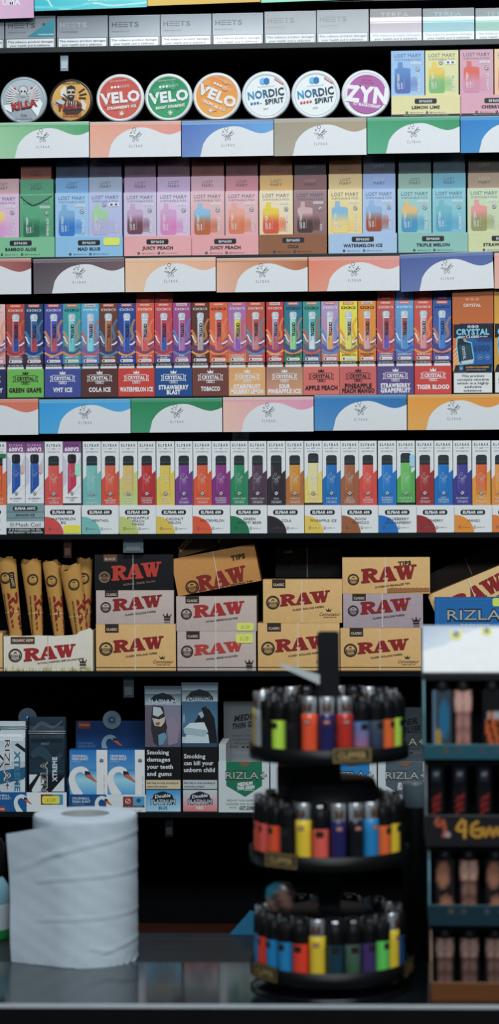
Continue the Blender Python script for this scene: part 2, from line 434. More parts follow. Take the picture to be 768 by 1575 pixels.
# ------------------------------------------------------------------ silver cigarette-sized packs
HE = [(-70,25,6.5),(8.5,25,85.5),(88,24.3,166),(168,23.4,246),(247.3,21.8,325.5),(327,20.2,405),(407.3,17.3,486.5),(488,15,567.5)]
for i, (x0, y0, x1) in enumerate(HE):
    p = On('B', x0, y0, x1, 72, 0.008, mat=FILM if i > 5 else FOIL)
    p.body(0.02, [(84,90,98), (84,90,98), (150,156,162), (150,156,162)], (90,94,100))  # foil sheen and shelf shade put into the gradient, darker at the top
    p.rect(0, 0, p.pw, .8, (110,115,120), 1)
    ox, g_ = 4, (60,62,70) if i != 2 else (140,143,150)
    W_ = 43; X = [ox + W_*k/5 for k in range(5)]
    p.text('H', X[0]+4, 14, 7.2, 7.5, g_, 2, 1)
    for c in (1, 2):
        for r_ in (-3.2, 0, 3.2): p.rect(X[c]+.5, 14+r_-.6, X[c]+8, 14+r_+.6, g_, 2)
    p.text('T', X[3]+4, 14, 7.2, 7.5, g_, 2, 1); p.text('S', X[4]+4, 14, 7, 7.5, g_, 2, 1)
    p.text(['SELECTION','SIENNA CAPS','WHITE BEAM','BRONZE SELECTION','AMBER SELECTION','BLUE SELECTION','TEAK SELECTION','NOOR'][i], 18, 24.5, 27, 2, (95,98,105), 2, 1)
    if i == 1:
        p.poly([(33,32),(75,3),(75,32)], (35,120,135), 3); p.disc(59, 13, 2.2, (20,70,85), 4, 10)
        p.text('TURQUOISE', 62, 28.5, 24, 1.8, (190,220,225), 4, 1)
    p.rect(1, p.ph-15.5, p.pw-1, p.ph-.6, (24,26,28), 3); p.rect(2, p.ph-14.6, p.pw-2, p.ph-1.4, (200,204,206), 4)
    p.text('This tobacco product damages', p.pw/2, p.ph-10.3, p.pw-7, 3.0, (20,20,24), 5, 1)
    p.text('your health and is addictive', p.pw/2-1, p.ph-4.6, p.pw-16, 3.0, (20,20,24), 5, 1)
    nm = ['', 'with a teal corner triangle', 'with faint grey lettering', 'above the red tin', 'above the green tin', 'above the orange tin', 'above the white tin with blue dots', 'next to the mauve wrapped pack'][i]
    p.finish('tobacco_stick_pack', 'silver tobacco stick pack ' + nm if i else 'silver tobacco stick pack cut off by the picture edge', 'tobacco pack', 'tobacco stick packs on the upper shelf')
for i, (x0, y0, x1, tc, mc, nm) in enumerate(((569.5,13.4,649,(95,80,92),(238,215,230),'mauve'), (651,12.5,730,(20,110,125),(120,215,220),'teal'), (732,12,811,(25,110,100),(120,215,175),'sea green'))):
    p = On('B', x0, y0, x1, 61, 0.008, mat=FILM)
    p.body(0.02, [tc, tc, mix(mc, BLACK, .2), mix(mc, BLACK, .2)], tc)
    p.rect(0, 0, p.pw, 13, mix(tc, BLACK, .75), 1, mix(tc, BLACK, .45)); p.rect(0, 13, p.pw, 22, WHITE, 1, mc); p.rect(0, 19.5, p.pw, 20.3, tc, 2)  # dark top mixes print with painted shade; white band is a painted reflection
    p.text('TEREA', p.pw/2-2, 9.5, 44, 7, mix(tc, WHITE, .3), 3, 0)
    p.rect(0, p.ph-14, p.pw, p.ph, (206,209,211), 3)
    p.text('This tobacco product damages', p.pw/2, p.ph-10, p.pw-7, 2.8, (90,92,96), 4, 0)
    p.text('your health and is addictive', p.pw/2, p.ph-4.6, p.pw-14, 2.9, (20,20,24), 4, 1)
    p.finish('tobacco_stick_pack', nm + ' wrapped tobacco stick pack with a pale reflection painted across it', 'tobacco pack', 'tobacco stick packs on the upper shelf')

# ------------------------------------------------------------------ round nicotine pouch tins
def tin(cx, cy, r, rim, face, label, art, base=(215, 218, 220)):
    p = Print(cx-r, cy-r, cx+r, cy+r, YS + 0.010)
    R = p.w/2; p.base.z = Z['C']
    rt = empty('pouch_tin', p.base); tag(rt, label, 'tin', 'round tins on the upper shelf')
    b = MB(); b.lathe([(R*.93, 0.0225), (R*.95, 0.021), (R*.95, 0.009)], 40, p.K(base), CARD, 'Y', 0, 0, R); b.build('base', rt)
    l = MB(); l.lathe([(R*.86, 0.0008), (R*.9, 0), (R*.96, 0.0004), (R, 0.0025), (R, 0.0085), (R*.97, 0.0095)], 44, p.K(rim), GLOSS, 'Y', 0, 0, R); l.build('lid', rt)
    p.dy = 0.0009; p.sx = p.sz = 2*R/(2*r); p.ph = 2*r
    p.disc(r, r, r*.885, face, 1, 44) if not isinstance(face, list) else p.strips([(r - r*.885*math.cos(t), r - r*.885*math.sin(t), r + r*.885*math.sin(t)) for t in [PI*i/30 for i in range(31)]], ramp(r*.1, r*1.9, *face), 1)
    p.dy = 0.0
    art(p, r); p.finish('label_disc', parent=rt)
def velo(flavour, ang, c):
    def f(p, r):
        a = math.radians(ang)
        def R_(u, v): return r + u*math.cos(a) + v*math.sin(a), r - u*math.sin(a) + v*math.cos(a)
        p.text('VELO', *R_(0, -1), 62 if ang < 0 else 61, 15.5, WHITE, 3, 2, ang)
        x = R_(-22, -2); p.ribbon([R_(-21.5, -7), R_(-17, 5)], 1.3, mix(c, WHITE, .1), 4)
        p.text(flavour, *R_(1, 14.5), 45 if len(flavour) > 12 else 38, 4, (245, 235, 225), 3, 2, ang)
        for i in range(6):
            u, v = R_(-11 + i*5, -17); (p.disc(u, v, 2, WHITE, 3, 12) if i < 3 else p.ring(u, v, 2, 1.5, WHITE, 3, 12))
        p.text('NICOTINE POUCHES', *R_(0, -26), 27, 2.2, (240, 225, 215), 3, 0, ang)
        u, v = R_(0, 24); 
        for k in range(4):
            t = k*PI/4; p.ribbon([(u-4*math.cos(t), v-4*math.sin(t)), (u+4*math.cos(t), v+4*math.sin(t))], 1, (245,225,215), 3, 1)
        for k in range(9):
            t = random.uniform(0, 6.28); q = random.uniform(14, 27)
            p.disc(r+q*math.cos(t), r+q*math.sin(t), random.uniform(3, 6), mix(c, WHITE, .13), 2, 7)
    return f
def killa(p, r):
    p.poly([(14,24),(24,16),(30,40),(16,52)], (170,45,45), 2); p.poly([(58,20),(48,16),(44,40),(60,46)], (170,45,45), 2)
    for k in range(9):                                                    # spread wings
        for s_ in (-1, 1):
            t = math.radians(-60 + k*15); p.ribbon([(r+s_*6, 26+k*1.2, 2), (r+s_*(12+9*math.cos(t)), 26+k*1.6+8*math.sin(t), 2.4), (r+s_*(17+10*math.cos(t)), 24+k*1.6+12*math.sin(t), .6)], 2, (225,228,228), 3, 3); 
            p.ribbon([(r+s_*6, 27.2+k*1.2), (r+s_*(14+9*math.cos(t)), 27.4+k*1.6+9*math.sin(t))], .6, (40,44,50), 4, 2)
    p.disc(r, 21, 7, (40,44,50), 5, 16); p.disc(r, 21, 6.2, (210,212,212), 6, 16); p.rrect(r-4, 25, r+4, 31, 1.5, (205,207,207), 6)
    p.disc(r-2.6, 23, 1.7, BLACK, 7, 8); p.disc(r+2.6, 23, 1.7, BLACK, 7, 8); p.rect(r-3, 29, r+3, 29.6, BLACK, 7)
    p.poly([(6,44),(20,41),(18,55),(8,50)], (235,238,240), 4); p.poly([(46,46),(62,36),(66,42),(58,62)], (235,238,240), 4)
    p.text('KILLA', r+1.5, 43.5, 40, 11, (40,20,24), 7, 2, 9); p.text('KILLA', r+1, 43.2, 38, 9.5, (180,35,35), 8, 2, 9)
    p.text('Cola', r+1, 59, 10, 4, (70,74,80), 5, 0); p.text('EXTRA STRONG NICOTINE', r, 65, 28, 2, (70,74,80), 5, 0)
def goldtin(p, r):
    K = (35,30,28)
    p.text('DANGER STRONG', r, 7.5, 26, 2.4, K, 3, 1)
    p.poly([(17,19),(24,11),(31,21),(27,30),(18,27)], (225,220,205), 2); p.poly([(17,31),(6,37),(16,42),(28,38)], (190,200,205), 2)
    for a, b, c, d in ((22,24,30,31),(46,22,55,16),(47,26,58,24),(46,30,57,31),(10,36,20,42),(20,30,28,34)): p.ribbon([(a,b),(c,d)], 2.2, K, 4, 1)
    p.poly([(22,50),(25,34),(44,34),(52,48),(44,55),(26,55)], (45,42,42), 3); p.poly([(50,32),(58,40),(56,50),(47,44)], (220,215,200), 3)
    for k in range(5): p.ribbon([(28+k*3.4,35),(27+k*3.6,46)], 1.2, (225,222,210), 4, 1)
    p.disc(r, 23, 7.2, (215,195,165), 5, 16, ry=8.8)                       # bearded head with dark glasses
    p.poly([(r-7.4,20),(r-6,13),(r,10.5),(r+6,13),(r+7.4,20),(r+4,16.5),(r-4,16.5)], K, 6)
    p.rrect(r-6.4, 19.5, r-.6, 23.5, 1.4, K, 6); p.rrect(r+.6, 19.5, r+6.4, 23.5, 1.4, K, 6)
    p.poly([(r-6,26),(r,25),(r+6,26),(r+4,32),(r,34),(r-4,32)], K, 6); p.rect(r-2, 27.6, r+2, 28.8, (225,205,175), 7)
    p.text('PABLO', r-1, 43, 36, 10, (30,12,12), 7, 2, 4); p.text('PABLO', r-1, 42.8, 34, 8.5, (150,35,30), 8, 2, 4)
    p.frame(r-12.5, 52, r+15, 59, .7, (120,45,30), 6); p.text('ICE COLD', r+1, 55.5, 23, 4, (120,40,25), 6, 1)
def nordic(dots):
    def f(p, r):
        p.ring(r, r, r*.86, r*.84, (205,212,216), 2, 40)
        a = 9
        for x, c in ((r-5, (110,195,235)), (r+1, (0,120,195))): p.poly([(x+5*math.cos(PI/6+k*PI/3), r-22+5.4*math.sin(PI/6+k*PI/3)) for k in range(6)], c, 3 if x < r else 4)
        p.text('NICOTINE POUCHES', r, r-14, 26, 1.6, (170,178,184), 3, 0, 4)
        p.text('NORDIC', r, r-3, 56, 11.5, [mix((30,150,200), (15,55,80), min(1, i/3.5)) for i in range(6)], 4, 1, 7)
        p.text('SPIRIT', r+13, r+8.5, 29, 7.6, (25,60,85), 4, 1, 7)
        for k in range(4):
            c = dots if (dots[0] > 150 or k < 3) else (225,232,236)
            p.disc(r-22+k*4.8, r+12.5-k*.6, 1.9, c, 4, 10)
        p.text('MINT', r, r+20.5, 8, 2.4, (110,120,128), 4, 0, 5)
        p.poly([(r+14,r-27),(r+27,r-18.5),(r+26,r-16),(r+13,r-24.5)], (215,120,100), 3); p.text('STRONG', r+20, r-21.6, 11, 1.6, WHITE, 4, 1, -33)
    return f
def zyn(p, r):
    p.disc(r+1.5, r+.5, r*.8, (178,95,168), 2, 40); p.poly([(4,r-11),(r*1.1,r-14),(r*1.85,r-4),(r*1.85,r+4),(6,r+9)], (232,228,236), 2)
    p.disc(r+1.5, r+.5, r*.8, (178,95,168), 3, 40)
    p.text('ZYN', r+1, r+1, 66, 23, (240,240,244), 4, 2, -6)
    p.text('ICY BLACKCURRANT', r+2, r+17.5, 42, 4.4, (240,238,244), 4, 2, -9)
    p.text('STRONG', r, r-26, 20, 2, (200,40,90), 4, 1); p.text('9MG SLIM', r+1, r-21, 16, 2.4, (200,40,90), 4, 1, -4); p.text('NICOTINE POUCHES', r+2, r-16.5, 20, 1.6, (60,30,60), 4, 0, -5)
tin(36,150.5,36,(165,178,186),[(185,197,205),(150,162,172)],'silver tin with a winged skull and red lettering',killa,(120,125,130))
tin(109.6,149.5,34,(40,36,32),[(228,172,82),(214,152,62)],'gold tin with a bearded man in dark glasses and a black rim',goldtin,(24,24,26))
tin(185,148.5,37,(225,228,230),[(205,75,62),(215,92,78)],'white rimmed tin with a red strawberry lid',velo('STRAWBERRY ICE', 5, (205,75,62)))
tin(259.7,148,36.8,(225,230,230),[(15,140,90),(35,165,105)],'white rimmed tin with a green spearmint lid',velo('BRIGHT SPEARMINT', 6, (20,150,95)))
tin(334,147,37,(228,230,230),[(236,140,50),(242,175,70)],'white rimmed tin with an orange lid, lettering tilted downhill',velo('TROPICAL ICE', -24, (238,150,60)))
tin(409.5,145,37.4,(228,234,238),(236,242,245),'white tin with blue lettering and three blue dots',nordic((40,120,160)))
tin(486,144,37.6,(228,234,238),(236,242,245),'white tin with blue lettering and four red dots',nordic((215,85,70)))
tin(563,143.5,37.4,(228,230,234),(232,232,238),'white rimmed tin with a purple lid and big white letters',zyn)

# ------------------------------------------------------------------ squat pod boxes in pastel colours
def no18(p, u, v, r, L=5, bg=WHITE, fg=(60,62,68)):
    p.disc(u, v, r, fg, L, 14); p.disc(u, v, r*.8, bg, L+1, 14); p.text('18', u, v, r*.95, r*.7, fg, L+2, 1); p.ribbon([(u-r*.6,v-r*.6),(u+r*.6,v+r*.6)], r*.16, fg, L+3, 1)
LM = [  # x0, y0, x1, box top, box bottom, pod top, pod bottom, flavour, first row on top, second row (shelf shadow included in the colour), name
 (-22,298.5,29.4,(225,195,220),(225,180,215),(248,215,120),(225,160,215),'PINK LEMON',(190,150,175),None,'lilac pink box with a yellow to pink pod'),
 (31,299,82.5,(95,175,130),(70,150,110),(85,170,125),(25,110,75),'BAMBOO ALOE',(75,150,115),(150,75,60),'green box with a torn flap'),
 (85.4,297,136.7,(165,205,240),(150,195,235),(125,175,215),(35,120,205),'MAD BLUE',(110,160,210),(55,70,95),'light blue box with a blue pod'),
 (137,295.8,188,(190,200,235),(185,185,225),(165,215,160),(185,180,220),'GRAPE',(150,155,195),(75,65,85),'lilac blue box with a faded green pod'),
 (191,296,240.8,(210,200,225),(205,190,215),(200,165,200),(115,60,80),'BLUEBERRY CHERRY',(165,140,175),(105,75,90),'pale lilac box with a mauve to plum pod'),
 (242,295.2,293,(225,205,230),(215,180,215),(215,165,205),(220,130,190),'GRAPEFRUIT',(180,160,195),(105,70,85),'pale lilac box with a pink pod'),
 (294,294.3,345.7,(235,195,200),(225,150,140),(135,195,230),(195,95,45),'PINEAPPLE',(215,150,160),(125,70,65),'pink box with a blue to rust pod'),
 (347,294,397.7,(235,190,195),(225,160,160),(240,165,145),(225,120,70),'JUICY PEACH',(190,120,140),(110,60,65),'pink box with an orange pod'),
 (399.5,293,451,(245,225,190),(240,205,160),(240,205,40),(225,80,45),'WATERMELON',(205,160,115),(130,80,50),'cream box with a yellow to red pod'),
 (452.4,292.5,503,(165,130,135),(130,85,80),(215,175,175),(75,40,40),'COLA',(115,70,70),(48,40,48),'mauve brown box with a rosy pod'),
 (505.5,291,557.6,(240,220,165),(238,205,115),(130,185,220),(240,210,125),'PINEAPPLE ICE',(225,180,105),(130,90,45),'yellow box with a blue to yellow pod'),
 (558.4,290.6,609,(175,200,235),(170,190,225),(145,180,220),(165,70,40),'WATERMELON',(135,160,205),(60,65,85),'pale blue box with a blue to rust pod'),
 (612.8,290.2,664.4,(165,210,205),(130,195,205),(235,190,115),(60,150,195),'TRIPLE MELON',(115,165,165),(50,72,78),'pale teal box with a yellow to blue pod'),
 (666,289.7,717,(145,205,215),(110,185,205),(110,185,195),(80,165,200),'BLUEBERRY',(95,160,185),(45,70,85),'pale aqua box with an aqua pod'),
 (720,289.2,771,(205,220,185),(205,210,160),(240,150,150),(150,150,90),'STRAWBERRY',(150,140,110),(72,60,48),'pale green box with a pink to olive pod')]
def pod_art(p, a, b, pa, pb, fl, dual=False, v0=0.0, fk=1.0):
    W_ = p.pw; k = W_/51.0
    p.text('LOST MARY', W_/2, v0+7.5*k, 41*k, 5.4*k, mix(a, (62,76,112), .68), 3, 0)
    p.text('DISPOSABLE POD', W_/2, v0+13.6*k, 40*k, 2.8*k, mix(a, (90,100,130), .5), 3, 0)
    D = [(17.5,11,17),(26,10.5,17.5),(27.2,8,27.5),(28.5,6,29.3),(60,5.6,29.8),(63.5,6.6,29),(65.5,9,27)]
    D = [(v0+v*k, l*k, r*k) for v, l, r in D]
    p.strips([(v, l-.7*k, r+.7*k) for v, l, r in D], ramp(v0+17*k, v0+65*k, mix(mix(a,b,.3), pa, .45), mix(b, pb, .45)), 2)
    p.strips(D, ramp(v0+20*k, v0+64*k, mix(a, pa, .85), pa, pb, pb), 3)
    p.strips([(v0+40*k,31*k,38*k),(v0+46*k,30.5*k,41*k),(v0+62*k,30.5*k,40*k)], ramp(v0+40*k, v0+62*k, mix(a, pb, .25), mix(b, pb, .65), mix(b, pb, .3)), 2)
    p.rrect(30*k, v0+17.6*k, 46*k, v0+21.4*k, 1.8*k, mix(a, WHITE, .75), 3); p.text('600 PUFFS', 38*k, v0+19.5*k, 12*k, 1.6*k, mix(a, INK, .3), 4, 0)
    no18(p, (24 if dual else 41)*k, v0+(19 if dual else 28.5)*k, 3.3*k)
    if dual:
        p.rrect(31*k, v0+16*k, 46*k, v0+22*k, 1, (240,242,244), 5); p.rect(33*k, v0+17.4*k, 37*k, v0+20.6*k, (90,100,120), 6); p.rect(40*k, v0+17.4*k, 44*k, v0+20.6*k, (90,100,120), 6)
    p.text('LOST MARY', 11*k, v0+47*k, 24*k, 3.6*k, WHITE, 5, 1, 90); p.text('BM600', 16*k, v0+54*k, 9*k, 2.4*k, WHITE, 5, 1, 90); p.text('20mg/ml', 19.6*k, v0+51*k, 15*k, 1.6*k, mix(pb, WHITE, .7), 5, 0, 90)
    p.text(fl, 42*k, v0+(63-min(26, 2.6*len(fl))/2)*k, min(26, 2.6*len(fl))*k, 3.3*k, WHITE, 5, 1, 90); p.text('NICOTINE', 46*k, v0+56*k, 12*k, 1.6*k, mix(b, WHITE, .6), 5, 0, 90)
LMY = (0.0055, 0.0085, 0.026, 0.046)
for i, (x0, y0, x1, a, b, pa, pb, fl, l1, l2, nm) in enumerate(LM):
    p = On('D', x0, y0, x1, 393, LMY[0], up=0.001)
    p.body(0.022, [a, a, b, b], mix(a, b, .5))
    p.rect(0, 0, p.pw, .7, mix(a, WHITE, .5), 1)
    pod_art(p, a, b, pa, pb, fl, dual=(i == 3))
    if i == 1:
        p.poly([(1,2),(8,9),(20,16.5),(32,12),(50,2)], mix(a, BLACK, .12), 6); p.ribbon([(1,2.5),(10,11),(20,17),(34,12),(50,2)], 1, (20,60,45), 7)
    top = p.base.z + p.h
    o = p.finish('pod_box', nm + ' in the ' + ['bamboo aloe','bamboo aloe','mad blue','mad blue','first juicy peach','first juicy peach','second juicy peach','second juicy peach','cola','cola','watermelon ice','watermelon ice','triple melon','triple melon','cream green'][i] + ' tray', 'pod box', 'pastel pod boxes on the middle shelf')
    z = top
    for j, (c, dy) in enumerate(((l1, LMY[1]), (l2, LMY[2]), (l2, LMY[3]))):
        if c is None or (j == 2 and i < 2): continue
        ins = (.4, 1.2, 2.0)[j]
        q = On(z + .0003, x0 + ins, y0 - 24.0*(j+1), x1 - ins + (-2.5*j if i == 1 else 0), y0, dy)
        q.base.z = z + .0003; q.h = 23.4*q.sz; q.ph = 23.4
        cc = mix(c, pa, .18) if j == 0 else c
        q.body(0.082, [mix(cc, BLACK, .12), mix(cc, BLACK, .12), cc, cc], c)  # upper edge darkened: shadow of the board above put into the colour
        ink = mix(cc, WHITE, .35) if i in (9, 11, 14) else mix(cc, (50,52,70), .55)
        q.text('LOST', q.pw/2, 8.5, 16, 4.4, ink, 2, 0); q.text('MARY', q.pw/2, 14.2, 18, 4.4, mix(cc, (45,48,65), .65), 2, 0)
        lay = ('lower', 'middle', 'topmost')[j]
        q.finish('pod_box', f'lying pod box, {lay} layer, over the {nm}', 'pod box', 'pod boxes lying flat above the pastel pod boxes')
        z = q.base.z + q.h

TD = [(-20,365,84,(125,195,150),'BAMBOO ALOE','mint green',35,.78), (85.4,364.3,188.8,(140,195,232),'MAD BLUE','light blue',51.5,.5), (191,362.8,294,(238,170,172),'JUICY PEACH','pink left-hand',51.5,.5), (295.5,362.2,398,(236,166,168),'JUICY PEACH','pink right-hand',51.5,.5),
      (400,360.4,503,(148,92,56),'COLA','brown',51.5,.5), (506,358.9,611,(170,198,230),'WATERMELON ICE','pale blue',51.5,.5), (613.6,358,719.6,(140,195,182),'TRIPLE MELON','pale teal',51.5,.5), (721.6,357.4,826,(212,216,165),'STRAWBERRY ICE','cream green',51.5,.5)]
def bm_tray(p, c, fl, code='BM600', off=0):
    m = p.pw/2 + off; tray(p, c)
    p.rrect(m-17, 5, m+17, 13, 2.2, (22,26,34), 2); p.text(code, m, 9.2, 20, 3.9, (205,210,215), 3, 1)
    p.text(fl, m, 18.6, min(62, 4.3*len(fl)), 4.6, (32,34,44), 2, 2)
    for u in (-29, 2): p.disc(m+u, 26.5, 2.1, (45,48,56), 2, 12); p.text('f' if u > 0 else 'v', m+u, 26.5, 1.4, 2.2, c, 3, 1)
    p.text('@lostmary.uk', m-14, 26.5, 20, 1.8, mix(c, INK, .75), 2, 0); p.text('@lostmaryuk', m+18, 26.5, 24, 1.8, mix(c, INK, .75), 2, 0)
for x0, y0, x1, c, fl, nm, _, _ in TD:
    p = On('D', x0, y0, x1, 393, 0.0025); bm_tray(p, c, fl)
    r = p.finish('tray_body', f'{nm} display tray lettered {fl} holding two pod boxes', 'display tray', 'trays of pastel pod boxes', root='display_tray')
    if fl == 'MAD BLUE': sticker(p, r, 74, 1.5, 99, 13.5, (228,238,90))
# the few on the tin shelf
for i, (x0, x1, y0, a, b, pa, pb, fl, nm) in enumerate(((602.4,653.4,78,(150,190,230),(165,200,235),(85,135,195),(75,110,180),'BLUE RAZZ ICE','light blue box with a blue pod beside the purple tin'), (655,706,77.3,(225,220,160),(215,220,160),(235,200,80),(120,185,110),'LEMON LIME','lemon yellow box with a yellow to green pod'), (708.3,759.5,76,(215,165,180),(215,160,185),(225,100,85),(215,140,165),'CHERRY ICE','dusky pink box with a red pod'), (761.5,812,75,(240,205,160),(235,190,150),(235,180,120),(225,140,120),'PEACH','pale orange box cut off by the picture edge'))):
    p = On('C', x0, y0, x1, 176, LMY[0], up=0.001); p.body(0.022, [a, a, b, b], mix(a, b, .5)); pod_art(p, a, b, pa, pb, fl, dual=(i == 1))
    p.finish('pod_box', nm + ' on the tin shelf', 'pod box', 'pastel pod boxes beside the tins')
for x0, y0, x1, c, fl, nm in ((602.6,146.5,708,(228,218,160),'LEMON LIME','pale yellow'), (710,145.5,815,(222,165,180),'CHERRY ICE','dusky pink')):
    p = On('C', x0, y0, x1, 177, 0.0025); bm_tray(p, c, fl, 'BM600S'); p.rect(0, p.ph-3, p.pw, p.ph, (26,28,32), 2)
    p.text('THIS PRODUCT CONTAINS NICOTINE', p.pw/2, p.ph-1.3, 70, 1.3, (200,200,200), 3, 0)
    p.finish('tray_body', f'{nm} display tray lettered {fl} beside the tins', 'display tray', 'trays of pastel pod boxes', root='display_tray')

# ------------------------------------------------------------------ tall slim swirl-printed cartons
EX = [(-18,8.6),(10.4,38.3),(38.8,67),(69,97),(97.4,125),(125.8,153),(153.6,181.5),(182,208.7),(209.5,237.6),(238.7,266),(266.8,294),(295,322),(323,351),(351.5,379.6),(380,408),(410.5,437),(438,465.4),(466.7,494),(495,522),(523,550.6),(552,579),(580.5,608),(609,637),(638,665.7),(667,694.8)]
EC = [  # carton top, carton foot, pen top, pen bottom, pen lettering dark?, flavour, name
 ((245,195,190),(225,150,160),(240,205,205),(230,140,150),1,'FIZZY CHERRY','pale pink'),
 ((196,72,52),(45,38,80),(170,45,60),(45,75,165),1,'BLUEBERRY RASPBERRIES','rust red with a red to blue pen'),
 ((20,62,112),(70,30,60),(40,110,180),(190,60,80),1,'BLUEBERRY CRANBERRY','navy with a blue to red pen'),
 ((72,74,165),(60,62,150),(80,90,190),(200,80,95),0,'VMT ICE','violet blue with a blue to red pen'),
 ((45,165,165),(60,150,165),(130,215,215),(110,205,210),0,'BERRY ICE','turquoise with an aqua pen'),
 ((80,180,222),(95,110,180),(190,185,220),(120,225,235),1,'BLUEBERRY BLAST','sky blue with a lilac to aqua pen'),
 ((112,58,44),(105,55,42),(195,120,75),(160,90,60),1,'COLA ICE','brown with a copper pen'),
 ((30,68,155),(35,60,150),(35,95,180),(40,80,190),1,'BLUE ICE','royal blue with a blue pen'),
 ((230,88,58),(215,75,60),(205,210,215),(225,90,90),1,'WATERMELON ICE','orange red with a clear to red pen'),
 ((214,66,68),(45,70,150),(205,60,85),(50,90,180),1,'STRAWBERRY BLAST','crimson with a pink to blue pen'),
 ((172,72,138),(150,70,140),(195,110,165),(180,120,190),1,'PINK LEMONADE','magenta with a pink pen'),
 ((96,46,34),(82,38,30),(205,215,222),(190,160,165),1,'TOBACCO','chocolate brown with a silver pen'),
 ((235,98,50),(232,105,55),(205,70,75),(225,95,95),1,'WATERMELON','bright orange with a red pen'),
 ((172,105,175),(228,140,70),(235,225,60),(150,90,190),1,'STARFRUIT MULBERRY','purple and orange with a yellow to violet pen'),
 ((198,80,60),(205,85,80),(190,85,80),(215,130,150),1,'STRAWBERRY','terracotta with a rosy pen'),
 ((205,52,48),(200,48,46),(190,170,195),(190,90,120),1,'STRAWBERRY BURST','scarlet with a lilac to rose pen'),
 ((18,118,150),(60,130,80),(165,225,190),(150,215,140),1,'SOUR PINEAPPLE ICE','teal blue with a mint pen'),
 ((35,158,145),(110,110,150),(80,190,185),(225,225,240),1,'APPLE PEACH','teal green with a teal to white pen'),
 ((182,155,205),(215,110,90),(230,225,230),(235,170,80),1,'JUICY ORANGE','lilac with a clear to orange pen'),
 ((248,226,50),(245,220,60),(205,205,190),(235,225,90),1,'BANANA ICE','yellow with a grey to yellow pen'),
 ((236,148,42),(232,120,50),(215,110,60),(220,170,180),1,'PINEAPPLE PEACH MANGO','amber orange with an orange pen'),
 ((208,86,62),(110,75,150),(175,75,85),(110,85,185),1,'STRAWBERRY GRAPEFRUIT','brick red with a red to violet pen'),
 ((98,165,218),(105,85,160),(185,80,85),(70,150,215),1,'GRAPEFRUIT','light blue with a red to blue pen'),
 ((214,82,66),(205,70,62),(225,190,195),(225,150,160),1,'TIGER BLOOD','coral red with a clear pink pen'),
 ((22,92,172),(115,90,165),(70,120,200),(60,130,210),1,'BLUEBERRY PASSION ICE','deep blue with a blue pen')]
TNAME = ['dark navy','green grape','vmt ice','cola ice','watermelon ice','strawberry blast','tobacco','starfruit','sour pineapple','apple peach','pineapple peach','strawberry grapefruit','tiger blood']
RB = [((240,140,95),(90,50,120)),((230,90,70),(150,60,110)),((75,150,200),(40,60,150)),((245,160,70),(120,70,150))]
